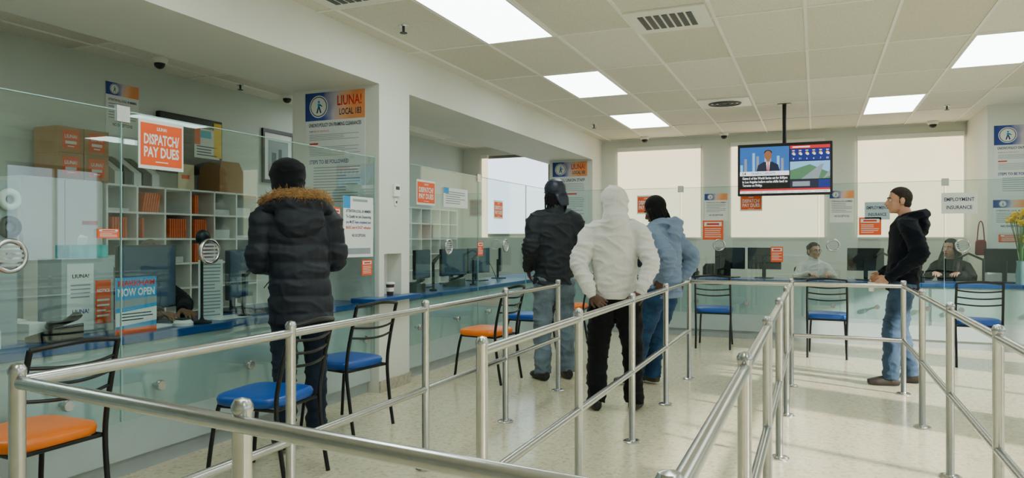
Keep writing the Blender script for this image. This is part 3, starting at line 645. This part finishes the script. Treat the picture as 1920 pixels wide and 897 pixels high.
# ------------------------------------------------------------ people
def remesh(mb,vox,it=3,post=None,cut=None):
    me=mb.mesh('tmp'); ob=bpy.data.objects.new('tmp',me); C.objects.link(ob)
    bm=bmesh.new(); bm.from_mesh(me); bmesh.ops.recalc_face_normals(bm,faces=bm.faces); bm.to_mesh(me); bm.free()
    r=ob.modifiers.new('r','REMESH'); r.mode='VOXEL'; r.voxel_size=vox; r.use_smooth_shade=True
    if it:
        s=ob.modifiers.new('s','SMOOTH'); s.factor=.5; s.iterations=it
    bpy.context.view_layer.update(); dg=bpy.context.evaluated_depsgraph_get()
    out=bpy.data.meshes.new_from_object(ob.evaluated_get(dg)); bpy.data.objects.remove(ob); bpy.data.meshes.remove(me)
    out.materials.clear()
    if post:
        nn=[v.normal.copy() for v in out.vertices]
        for v,n_ in zip(out.vertices,nn): v.co=post(v.co.copy(),n_)
    if cut:
        bm=bmesh.new(); bm.from_mesh(out); dl=[f for f in bm.faces if cut(f.calc_center_median())]
        bmesh.ops.delete(bm,geom=dl,context='FACES'); bm.to_mesh(out); bm.free()
    for p in out.polygons: p.use_smooth=True
    out.update(); return out
def wrinkle(amp,sc,zs=1.0,seed=0):
    def f(co,n):
        q=V((co.x*sc*.6,co.y*sc*.6,co.z*sc*.6*zs+seed)); a=noise.noise(q)
        q2=V((co.x*sc*.7+co.z*2.2,co.y*sc*.7,co.z*sc*1.5+seed*2)); r=1-abs(noise.noise(q2))*2.2; r=max(r,0)**3
        return co+n*(amp*(.7*a+.55*r-.25))
    return f
def lerp(a,b,t): return V(a)*(1-t)+V(b)*t
def hand(mb,w,d,n,sgn,curl):
    w=V(w); d=V(d).normalized(); n=V(n); n=(n-d*n.dot(d)).normalized(); s=d.cross(n)*sgn
    mb.tube([w-d*.03,w,w+d*.04,w+d*.085],[(.026,.02),(.027,.018),(.038,.017),(.04,.014)],side=s,n=14,sub=2)
    for i,(o,ln) in enumerate(((-.033,.062),(-.011,.075),(.011,.08),(.033,.07))):
        p=w+d*.078+s*o; P=[p-d*.01,p]
        for k,f in enumerate((.45,.32,.23)):
            a=curl*(k+.6); dd=(d*math.cos(a)+n*math.sin(a)+s*o*2); p=p+dd*ln*f*1.05; P.append(p)
        mb.tube(P,[.0092,.0094,.0088,.0082,.007],n=8)
    p=w+d*.02+s*.028; t1=(d*.65+s*.7+n*.25).normalized(); t2=(d*.9+s*.25+n*.35).normalized()
    mb.tube([p,p+t1*.035,p+t1*.035+t2*.028,p+t1*.035+t2*.05],[.014,.0125,.011,.008],n=8)
def arr(r): return r if isinstance(r,(tuple,list)) else (r,r)
def hairline(q):
    if q.y>.062: return q.z<.078
    if q.y>.012: return q.z<.03+((q.y-.012)/.05)*.048
    if q.y>-.004: return q.z<-.02      # sideburn
    if q.y>-.03: return q.z<.022       # around the ear
    return q.z<-.085
def person(label,loc,yaw,J,skin,hairc,outfit,sc=1.0):
    root=E('person',loc,yaw,label,'person',None,sc)
    J=dict(dict(pel=(0,0,.95),neck=(0,-.02,1.50),head=(0,.015,1.655),hy=0,hp=0,shw=.185,kn=[(-.11,.02,.50),(.11,.02,.50)],an=[(-.12,-.02,.09),(.12,-.02,.09)],toe=[.15,-.15],curl=.5,
      el=[(-.25,-.02,1.17),(.25,-.02,1.17)],wr=[(-.22,.1,.93),(.22,.1,.93)],hd=[(0,.2,-1),(0,.2,-1)],hn=[(1,0,0),(-1,0,0)]),**J)
    pel,neck,head=V(J['pel']),V(J['neck']),V(J['head'])
    up=(neck-pel).normalized(); H=Matrix.Rotation(J['hy'],3,'Z')@Matrix.Rotation(J['hp'],3,'X')
    hp=lambda p:head+H@V(p)
    sh=[neck+V((s*J['shw'],0,0))-up*.07 for s in(-1,1)]
    hips=[pel+V((s*.09,0,-.03)) for s in(-1,1)]
    X=(1,0,0)
    b=MB()
    b.tube([pel-up*.1,pel,lerp(pel,neck,.33),lerp(pel,neck,.7),lerp(pel,neck,.9),neck+up*.01],[(.13,.10),(.145,.105),(.125,.095),(.15,.105),(.13,.08),(.06,.06)],side=X,n=20,sub=3)
    b.tube([neck-up*.04,lerp(neck,hp((0,-.02,-.05)),.6),hp((0,-.015,-.03))],[.062,.055,.055],side=X,n=14,sub=2)
    b.ell(hp((0,-.012,.03)),(.076,.096,.094),H,20,14); b.ell(hp((0,.025,-.035)),(.060,.066,.078),H,18,12); b.ell(hp((0,.058,-.092)),(.03,.025,.020),H)
    b.ell(hp((0,.018,-.068)),(.052,.055,.035),H); b.tube([hp((0,.083,.018)),hp((0,.098,-.008)),hp((0,.112,-.03)),hp((0,.094,-.038))],[(.010,.01),(.0115,.011),(.015,.0125),(.013,.008)],n=10)
    b.ell(hp((0,.076,.026)),(.05,.016,.010),H); b.ell(hp((0,.084,-.058)),(.024,.011,.0055),H); b.ell(hp((0,.082,-.069)),(.021,.011,.007),H)
    for s in(-1,1):
        b.ell(hp((s*.081,-.012,-.008)),(.011,.020,.032),H@Matrix.Rotation(s*-.3,3,'Z')); b.ell(hp((s*.036,.062,-.025)),(.024,.022,.022),H)
        i=0 if s<0 else 1
        b.tube([lerp(neck,sh[i],.3)-up*.02,sh[i]-up*.01,lerp(sh[i],J['el'][i],.5),J['el'][i],lerp(J['el'][i],J['wr'][i],.4),J['wr'][i]],[.045,.047,.043,.037,.037,.026],n=12,sub=3)
        hand(b,J['wr'][i],J['hd'][i],J['hn'][i],s,J['curl'])
        b.tube([pel,hips[i],lerp(hips[i],J['kn'][i],.5),J['kn'][i],lerp(J['kn'][i],J['an'][i],.35),J['an'][i]],[.08,.085,.07,.05,.05,.036],n=12,sub=3)
        a=V(J['an'][i]); td=V((-math.sin(J['toe'][i]),math.cos(J['toe'][i]),0)); b.tube([a-V((0,0,.03)),a-V((0,0,.045))+td*.09],[.035,.03],n=10)
    O('body',remesh(b,.0062,2),skin,root)
    HM=M('hair_'+hairc[0],hairc[1],.85,var=.25,scale=60,bump=.3,bscale=240)
    for s in(-1,1):
        g=MB(); g.ell(hp((s*.030,.0765,.004)),(.0125,.010,.0085),H,12,8,0); g.ell(hp((s*.030,.0855,.004)),(.0055,.004,.0055),H,10,6,1)
        O('eye',g,[M('eye_white',(215,210,202),.3),M('iris_dark',(30,20,14),.2)],root,smooth=True)
        O('eyebrow',MB().tube([hp((s*.012,.092,.024)),hp((s*.03,.09,.03)),hp((s*.05,.074,.024))],[.003,.0045,.003],n=6,sub=2),HM,root,smooth=True)
    g=MB(); g.ell(hp((0,.091,-.062)),(.021,.0075,.0065),H); O('lips',g,M('lip_tone',(150,84,74),.5),root,smooth=True)
    hs=hairc[2]
    if hs:
        g=MB(); cutf=None; Hi=H.transposed()
        if hs=='short':
            g.ell(hp((0,-.012,.032)),(.0795,.0985,.0965),H,26,18); g.ell(hp((0,-.045,-.02)),(.068,.056,.06),H)
            O('hair',remesh(g,.005,1,wrinkle(.003,70),lambda c:hairline(Hi@(c-head))),HM,root)
        elif hs=='long':
            g.ell(hp((0,-.022,.036)),(.088,.1,.1),H,20,14)
            for s in(-1,1): g.tube([hp((s*.07,-.01,.03)),hp((s*.088,.0,-.06)),hp((s*.10,.03,-.15)),hp((s*.10,.05,-.25)),hp((s*.08,.06,-.34))],[(.03,.05),(.032,.05),(.036,.045),(.036,.04),(.015,.015)],side=(1,0,0),n=12,sub=3)
            g.tube([hp((0,-.06,.0)),hp((0,-.09,-.12)),hp((0,-.09,-.25))],[(.08,.05),(.1,.04),(.08,.03)],side=X,sub=3)
            cutf=lambda c:(lambda q:(q.y>.045 and q.z<.075 and abs(q.x)<.062 and q.z>-.14))(Hi@(c-head))
            O('hair',remesh(g,.008,1,wrinkle(.006,30,.2),cutf),HM,root)
        elif hs=='bun':
            g.ell(hp((0,-.018,.036)),(.085,.104,.099),H,20,14); g.ell(hp((0,-.12,.05)),(.045,.04,.045),H); g.ell(hp((0,-.055,-.02)),(.079,.055,.06),H)
            O('hair',remesh(g,.007,1,wrinkle(.004,30,.4),lambda c:hairline(Hi@(c-head))),HM,root)
        elif hs=='braids':
            g.ell(hp((0,-.02,.038)),(.088,.103,.1),H,20,14)
            for k in range(13):
                a=PI*(.95+1.1*k/12); x,y=.085*math.cos(a),.09*math.sin(a)-.0
                ln=random.uniform(.09,.17)
                g.tube([hp((x*.85,y*.85,.03)),hp((x*1.08,y*1.08,-.03)),hp((x*1.2,y*1.15,-ln))],[.012,.012,.008],n=7,sub=2)
            cutf=lambda c:(lambda q:(q.y>.045 and q.z<.07))(Hi@(c-head))
            O('hair',remesh(g,.007,1,wrinkle(.002,80),cutf),HM,root)
    o=outfit; lr=o.get('leg',[.105,.092,.072,.068,.066])
    g=MB(); hr=o.get('hipr',(.16,.122))
    g.tube([pel-up*.13,pel-up*.05,pel+up*.06,pel+up*.1],[(hr[0]*.75,hr[1]*.8),hr,(hr[0]*.94,hr[1]*.98),(hr[0]*.88,hr[1]*.9)],side=X,n=22,sub=2)
    for i in(0,1):
        a=V(J['an'][i]); k=V(J['kn'][i]); g.tube([hips[i]+V((0,0,.0)),lerp(hips[i],k,.4),k,lerp(k,a,.5),a+V((0,0,-.03))],[lr[0],lr[1],lr[2],lr[3],lr[4]],n=16,sub=4)
    w0=wrinkle(.018,10,2.0,3)
    def legpost(co,n):
        c2=w0(co,n)
        e1=max(0,1-abs(co.z-.17)/.17); e2=max(0,1-abs(co.z-.5)/.12)
        nz=noise.noise(V((co.x*8,co.y*8,co.z*5+2)))
        ph=co.z*2*PI/.07+6*noise.noise(V((co.x*7,co.y*7,co.z*4)))
        return c2+n*(.005*e1+.002*e2)*math.sin(ph)*(.6+1.2*nz)
    O('trousers',remesh(g,.010,2,legpost),o['tm'],root)
    for i in(0,1):
        a=V(J['an'][i]); t=J['toe'][i]; td=V((-math.sin(t),math.cos(t),0)); g=MB(); z0=a.z-.09
        base=V((a.x,a.y,z0))
        g.tube([base-td*.075+V((0,0,.045)),base-td*.03+V((0,0,.05)),base+td*.05+V((0,0,.045)),base+td*.12+V((0,0,.036)),base+td*.19+V((0,0,.030))],[(.03,.04),(.042,.052),(.045,.048),(.050,.038),(.03,.024)],side=(td.y,-td.x,0),n=18,sub=3)
        g.tube([base+V((0,0,.04)),base+V((0,0,.12))],[.046,.05],n=14)
        me=remesh(g,.008,2,lambda co,n:V((co.x,co.y,max(co.z,z0+.001))))
        me.materials.append(o['sm'][0]); me.materials.append(o['sm'][1])
        for p in me.polygons: p.material_index=1 if p.center.z<z0+.024 else 0
        O('shoe',me,[],root)
    tr=o.get('tr',[(.185,.14),(.175,.135),(.18,.135),(.195,.14),(.18,.115),(.08,.075)]); hem=o.get('hem',.1)
    g=MB()
    g.tube([pel-up*hem,pel+up*.04,lerp(pel,neck,.33),lerp(pel,neck,.7),lerp(pel,neck,.9),neck+up*.02],tr,side=X,n=24,sub=3)
    ar=o.get('ar',[.085,.078,.068,.062,.055,.046])
    for i in(0,1):
        e_=V(J['el'][i]); w_=V(J['wr'][i])
        g.tube([lerp(neck,sh[i],.35)-up*.03,sh[i]-up*.01,lerp(sh[i],e_,.5),e_,lerp(e_,w_,.5),w_],[arr(q) for q in ar],n=16,sub=4)
        g.ell(sh[i]-up*.015,ar[0]*.93)
    if o.get('hood')=='down':
        g.tube([neck+V((s_[0],s_[1],s_[2])) for s_ in((-.10,.06,-.0),(-.125,-.03,.03),(-.08,-.10,.035),(0,-.13,.03),(.08,-.10,.035),(.125,-.03,.03),(.10,.06,-.0))],[.03,.038,.044,.048,.044,.038,.03],n=12,sub=4)
        g.ell(neck+V((0,-.12,-.06)),(.11,.055,.10))
    if o.get('hood')=='up':
        g.ell(hp((0,-.03,.028)),(.108,.126,.116),H,20,14); g.ell(hp((0,-.075,-.03)),(.095,.075,.085),H); g.tube([hp((0,-.03,-.0)),hp((0,-.045,-.08)),neck+V((0,-.03,-.01)),neck+V((0,-.015,-.06))],[(.105,.11),(.10,.105),(.12,.11),(.16,.11)],side=X,n=20,sub=3)
    if o.get('collar'):
        g.tube([neck-up*.05,neck+up*.05,neck+up*.075],[(.1,.09),(.078,.08),(.07,.072)],side=X,n=18)
    Hi=H.transposed()
    cut=None
    if o.get('hood')=='up': cut=lambda c:(lambda q:q.y>.06 and abs(q.x)<.07 and -.09<q.z<.09)(Hi@(c-head))
    w1=wrinkle(o.get('wr',.016),o.get('ws',8),1.3,7)
    EL=[V(J['el'][i]) for i in(0,1)]; WR=[V(J['wr'][i]) for i in(0,1)]; SHd=sh
    def cpost(co,n):
        c2=w1(co,n); d=0
        for i in(0,1):
            for A,B in((SHd[i],EL[i]),(EL[i],WR[i])):
                ab=B-A; t=(co-A).dot(ab)/ab.length_squared
                if -.1<t<1.1 and (co-(A+ab*t)).length<.12:
                    k=max(0,1-(co-EL[i]).length/.17)+.8*max(0,1-(co-WR[i]).length/.14)
                    d+=k*.005*math.sin(t*ab.length*2*PI/.045+5*noise.noise(co*7))
        zb=(co-pel).dot(up); e=max(0,1-abs(zb-(.06-hem*.6))/.16)
        if abs(co.x)<.2: d+=e*.004*math.sin(zb*2*PI/.06+6*noise.noise(V((co.x*6,co.y*6,co.z*2))))
        return c2+n*d
    if o.get('puff'):
        def post(co,n):
            c2=w1(co,n); k=abs(math.sin(PI*(co.z+.01*noise.noise(co*5))/.105))**.6; return c2+n*(.012*k-.006)
    else: post=cpost
    O(o['tname'],remesh(g,.009,3,post,cut),o['top'],root)
    if o.get('band'):
        g=MB()
        g.tube([pel-up*(hem+.035),pel-up*(hem-.02)],[(tr[0][0]*.95,tr[0][1]*.96),(tr[0][0]*.99,tr[0][1]*1.0)],side=X,n=28)
        O('ribbed_hem',remesh(g,.009,1),o['top'],root)
        for i in(0,1):
            d_=(WR[i]-EL[i]).normalized(); O('ribbed_cuff',remesh(MB().tube([WR[i]-d_*.03,WR[i]+d_*.022],[ar[-1]*.92,ar[-1]*.78],n=16),.008,1),o['top'],root)
    return root,H,head,neck,hp
SKD=M('skin_dark',(84,56,43),.5,var=.08,scale=20); SKL=M('skin_light',(190,138,110),.5,var=.06,scale=20); SKM=M('skin_medium',(150,104,78),.5,var=.06,scale=20)
JEANL=M('denim_light',(98,112,122),.85,var=.4,scale=6,bump=.4,bscale=120); JEANB=M('denim_blue',(34,62,92),.85,var=.4,scale=7,bump=.4,bscale=120); JEAND=M('denim_dark',(24,34,46),.85,var=.3,scale=6,bump=.3,bscale=160); JEANM=M('denim_mid',(56,76,98),.85,var=.4,scale=7,bump=.4,bscale=120)
BLKC=M('black_cloth',(10,11,14),.85,var=.2,bump=.2); NVY=M('navy_nylon',(3,10,26),.65,var=.2,bump=.2,bscale=30); SHELL=M('dark_teal_shell',(6,18,27),.7,var=.2,bump=.15,bscale=30)
WHC=M('white_fleece',(210,207,200),.95,var=.03,bump=.35,bscale=90); LBC=M('light_blue_fleece',(114,132,156),.95,var=.06,bump=.35,bscale=90); DKH=M('charcoal_fleece',(8,13,22),.95,var=.2,bump=.3,bscale=120)
SHB=M('shoe_black',(18,18,19),.5); SHW=M('shoe_sole_white',(220,218,210),.5); 
r,H,hd,nk,hp=person('person in navy puffer coat with fur-trimmed hood, hands on counter',(-3.04,3.72,0),math.radians(50),
  dict(neck=(-.025,.04,1.50),head=(-.06,.11,1.655),el=[(-.24,.05,1.16),(.235,.07,1.16)],wr=[(-.13,.28,1.1),(.13,.29,1.12)],hd=[(.4,.8,.1),(-.4,.8,.1)],hn=[(.6,0,-1),(-.6,0,-1)],hp=-.25,an=[(-.1,-.06,.09),(.1,.02,.09)],kn=[(-.1,.0,.5),(.1,.04,.5)]),
  SKD,('black',(14,13,13),None),dict(tname='puffer_coat',top=NVY,tm=JEAND,sm=[SHB,SHW],puff=1,hem=.18,wr=.016,collar=1,
  tr=[(.185,.155),(.19,.16),(.185,.155),(.205,.16),(.18,.135),(.09,.085)],ar=[.092,.09,.082,.078,.068,.052]),1.03)
g=MB(); g.ell(hp((0,-.02,.033)),(.112,.126,.116),H,20,14); g.ell(hp((0,-.08,-.02)),(.09,.06,.08),H); g.tube([hp((0,-.03,0)),hp((0,-.04,-.08)),nk+V((0,-.02,0))],[(.108,.115),(.10,.10),(.10,.09)],side=(1,0,0),n=20,sub=3)
Hi=H.transposed()
O('inner_hood',remesh(g,.01,2,wrinkle(.012,12),lambda c:(lambda q:q.y>.06 and abs(q.x)<.07 and -.09<q.z<.085)(Hi@(c-hd))),BLKC,r)
g=MB(); g.ell(nk+V((0,-.15,-.09)),(.15,.06,.13)); g.tube([nk+V(q) for q in((-.17,.03,-.05),(-.175,-.06,-.02),(-.1,-.15,.01),(0,-.17,.015),(.1,-.15,.01),(.175,-.06,-.02),(.17,.03,-.05))],.05,n=12,sub=4)
O('coat_hood',remesh(g,.011,3,wrinkle(.015,10)),NVY,r)
FUR=M('fur_brown',(146,110,66),.9,var=.35,scale=30)
path=[nk+V(q) for q in((-.16,.07,-.02),(-.185,-.04,.02),(-.12,-.16,.055),(0,-.20,.06),(.12,-.16,.055),(.185,-.04,.02),(.16,.07,-.02))]
g=MB(); g.tube(path,.027,n=12,sub=5); cen=list(g.v)
for i in range(4200):
    p=random.choice(cen); q=p+V((random.gauss(0,.008),random.gauss(0,.008),random.gauss(0,.008))); d=V((random.gauss(0,1),random.gauss(0,1),random.gauss(.1,1))).normalized()
    s_=d.orthogonal().normalized()*.0022; g.add([q-s_,q+s_,q+d*random.uniform(.02,.04)+V((0,0,-.006))],[(0,1,2)])
O('fur_trim',g,FUR,r,fix=False)
p2=person('person in dark teal shell jacket, head wrap and faded jeans',(-2.29,6.46,0),math.radians(42),
  dict(el=[(-.235,-.03,1.17),(.235,-.03,1.17)],wr=[(-.2,.14,.98),(.2,.14,.98)],hd=[(.3,.5,-.8),(-.3,.5,-.8)],hy=.35,hp=-.1),
  SKD,('black',(14,13,13),'braids'),dict(tname='jacket',top=SHELL,tm=JEANL,sm=[SHB,SHB],hem=.10,wr=.024,collar=1,
  tr=[(.185,.145),(.19,.15),(.19,.145),(.20,.145),(.175,.125),(.085,.08)],ar=[.088,.085,.077,.072,.066,.05],leg=[.108,.098,.083,.078,.076]),1.06)[0]
g=MB(); hd2=V((0,.015,1.655)); R2=Matrix.Rotation(.35,3,'Z')@Matrix.Rotation(-.1,3,'X')
g.ell(hd2+R2@V((0,-.02,.045)),(.094,.11,.10),R2,20,14); g.tube([hd2+R2@V((0,-.07,.02)),hd2+R2@V((0,-.115,-.06)),hd2+R2@V((0,-.125,-.12))],[(.07,.04),(.06,.02),(.045,.01)],side=(1,0,0),sub=3)
O('head_wrap',remesh(g,.009,2,wrinkle(.006,20),lambda c:(lambda q:q.y>.04 and q.z<.05)(R2.transposed()@(c-hd2))),M('wrap_navy',(12,22,40),.45,var=.2),p2)
person('person in white hoodie with hood up, hands behind waist',(-1.44,5.47,0),math.radians(10),
  dict(el=[(-.275,-.10,1.17),(.29,-.10,1.17)],wr=[(-.17,-.175,.93),(.21,-.165,.96)],hd=[(.75,-.05,-.6),(-.7,-.05,-.7)],hn=[(0,1,0),(0,1,0)],an=[(-.15,-.02,.09),(.15,.02,.09)],kn=[(-.14,.03,.5),(.13,.05,.5)],toe=[.3,-.2],curl=.35,hp=-.1),
  SKD,('black',(14,13,13),None),dict(tname='hoodie',top=WHC,tm=BLKC,sm=[SHB,SHB],hood='up',hem=.02,wr=.024,ws=8,band=1,
  tr=[(.178,.14),(.188,.148),(.183,.145),(.195,.145),(.175,.125),(.095,.085)],ar=[.088,.084,.077,.072,.062,.046],leg=[.118,.112,.09,.082,.078],hipr=(.155,.12)),.975)
person('person in light blue hoodie and jeans leaning on railing',(-1.30,6.47,0),math.radians(72),
  dict(pel=(0,-.06,.93),neck=(0,-.04,1.45),head=(0,.04,1.585),hp=-.4,hy=.0,el=[(-.25,-.24,1.17),(.26,-.2,1.15)],wr=[(-.2,-.14,.98),(.2,-.12,.97)],hd=[(0,.3,-1),(0,.3,-1)],hn=[(1,0,0),(-1,0,0)],an=[(-.1,.20,.09),(.1,.13,.09)],kn=[(-.11,.10,.5),(.11,.08,.5)]),
  SKD,('black',(14,13,13),'braids'),dict(tname='hoodie',top=LBC,tm=JEANB,sm=[M('shoe_yellow_black',(60,52,30),.5,var=.9,scale=12),SHW],hood='down',hem=.09,wr=.026,band=1,
  tr=[(.182,.148),(.185,.152),(.18,.145),(.185,.14),(.17,.12),(.09,.08)],ar=[.088,.085,.078,.072,.062,.046],leg=[.112,.102,.086,.082,.082]),1.0)
r5=person('person in charcoal hoodie and blue jeans holding a paper cup',(.73,7.43,0),math.radians(88),
  dict(neck=(0,-.04,1.49),head=(0,.03,1.645),hp=.0,hy=.12,el=[(-.235,-.12,1.17),(.23,-.1,1.17)],wr=[(-.17,.12,.96),(.08,.17,.97)],hd=[(.1,.8,-.6),(-.3,.8,-.4)],hn=[(.9,0,-.3),(-1,0,-.3)],an=[(-.1,.1,.09),(.12,-.08,.09)],kn=[(-.1,.09,.5),(.11,.02,.5)],curl=.75),
  SKL,('greybrown',(46,38,34),'short'),dict(tname='hoodie',top=DKH,tm=JEANM,sm=[M('shoe_brown',(40,34,30),.5),SHB],hood='down',hem=.08,wr=.022,band=1,
  tr=[(.176,.14),(.182,.143),(.18,.14),(.19,.142),(.17,.12),(.085,.08)],ar=[.086,.082,.074,.068,.06,.044],leg=[.11,.1,.08,.072,.07]),1.02)
def seated(label,loc,yaw,skin,hair,out,sc=.95,**k):
    d=dict(pel=(0,0,.52),neck=(0,.04,1.03),head=(0,.07,1.18),kn=[(-.12,.42,.5),(.12,.42,.5)],an=[(-.12,.40,.09),(.12,.40,.09)],el=[(-.25,.1,.80),(.25,.1,.80)],wr=[(-.13,.33,.87),(.13,.33,.87)],hd=[(.3,1,0),(-.3,1,0)],hn=[(0,0,-1),(0,0,-1)],shw=.16)
    d.update(k)
    o=dict(hem=.05,wr=.012,tm=BLKC,sm=[SHB,SHB],tr=[(.165,.13),(.158,.125),(.15,.12),(.172,.13),(.165,.112),(.085,.08)],ar=[.08,.074,.063,.058,.05,.042]); o.update(out)
    return person(label,loc,yaw,d,skin,hair,o,sc)
r6=seated('person with dark hair, glasses and white coat seated',(-.04,11.12,0),PI+.25,SKL,('brown',(44,36,30),'bun'),dict(tname='white_coat',top=WHC,collar=1),.98,hy=.35)
hp6=r6[4]; g=MB()
for s in(-1,1): g.tube([hp6((s*.03+.021*math.cos(a*PI/8),.098,.003+.017*math.sin(a*PI/8))) for a in range(16)],.002,n=6,closed=True)
g.tube([hp6((-.01,.1,.005)),hp6((.01,.1,.005))],.002,n=6)
for s in(-1,1): g.tube([hp6((s*.051,.098,.005)),hp6((s*.082,.0,.005))],.002,n=6)
O('glasses',g,BLACKM,r6[0])
seated('person with long dark hair and black top seated',(1.66,11.12,0),PI-.3,SKL,('darkbrown',(34,24,22),'long'),dict(tname='black_top',top=BLKC),1.02,hy=-.35)
seated('person in dark shirt seated behind monitor, hands on counter',(-4.66,3.86,0),-PI/2,SKM,('grey',(110,96,84),'short'),dict(tname='dark_shirt',top=BLKC),1.0,
  neck=(0,.08,1.05),head=(0,.14,1.20),el=[(-.05,.42,.86),(.36,.42,.86)],wr=[(.25,.72,.84),(.42,.70,.84)],hd=[(.3,1,0),(-.1,1,0)])
oc=E('office_chair',(-.04,11.15,0),PI+.25,'black swivel office chair behind the counter','office chair','office chairs')
O('seat',MB().srect(0,-.02,[(.365,.2,.2),(.38,.23,.23),(.40,.23,.23),(.41,.2,.2)],.6),BLKC,oc,smooth=True)
O('backrest',MB().srect(0,-.26,[(.55,.15,.02),(.6,.2,.03),(.9,.2,.03),(.95,.15,.02)],.6),BLKC,oc,smooth=True)
O('gas_lift',MB().tube([(0,0,.08),(0,0,.37)],.025),BLACKM,oc)
g=MB()
for i in range(5):
    a=i*2*PI/5; g.tube([(0,0,.1),(.27*math.cos(a),.27*math.sin(a),.06)],[.025,.015]); g.ell((.27*math.cos(a),.27*math.sin(a),.03),(.025,.025,.03))
O('star_base',g,BLACKM,oc); O('back_support',MB().tube([(0,-.1,.38),(0,-.27,.40),(0,-.295,.6)],.018),BLACKM,oc)
dup(oc,(1.66,11.14,0),PI-.3); dup(oc,(-4.69,3.86,0),-PI/2); dup(oc,(.85,11.3,0),PI-.6); dup(oc,(-1.3,11.3,0),PI+.6)
c=E('paper_cup',(.47,7.37,.85),0,'small white paper cup held in a hand','cup')
O('cup_body',MB().lathe((0,0,0),(0,0,1),[(.022,0),(.03,.08),(.026,.08),(.02,.01)]),WHITE,c,smooth='e'); O('rim',MB().tube([(.03*math.cos(a*PI/8),.03*math.sin(a*PI/8),.08) for a in range(16)],.0022,n=6,closed=True),WHITE,c)
# ------------------------------------------------------------ lighting
w=bpy.data.worlds.new('w'); bpy.context.scene.world=w; w.use_nodes=True; N=w.node_tree.nodes; L=w.node_tree.links
bg=N['Background']; tc=N.new('ShaderNodeTexCoord'); sx=N.new('ShaderNodeSeparateXYZ'); rp=N.new('ShaderNodeValToRGB')
rp.color_ramp.elements[0].position=.35; rp.color_ramp.elements[0].color=(.45,.46,.44,1); rp.color_ramp.elements[1].position=.75; rp.color_ramp.elements[1].color=(.5,.75,1,1); e=rp.color_ramp.elements.new(.5); e.color=(.84,.93,1,1)
mr=N.new('ShaderNodeMapRange'); mr.inputs[1].default_value=-1
L.new(tc.outputs['Generated'],sx.inputs[0]); L.new(sx.outputs['Z'],mr.inputs[0]); L.new(mr.outputs[0],rp.inputs[0]); L.new(rp.outputs[0],bg.inputs[0]); bg.inputs[1].default_value=2.8
sd=bpy.data.lights.new('sun','SUN'); sd.energy=14; sd.angle=.02; sd.color=(1,.95,.86); so=bpy.data.objects.new('sun',sd); C.objects.link(so)
so.rotation_euler=V((-.85,.33,-.34)).to_track_quat('-Z','Y').to_euler()
cd=bpy.data.cameras.new('camera'); cam=bpy.data.objects.new('camera',cd); C.objects.link(cam)
cam.location=(0,0,1.33); cam.rotation_euler=(PI/2,0,math.radians(22.9)); cd.sensor_width=36; cd.lens=25.3; cd.clip_start=.05
bpy.context.scene.camera=cam
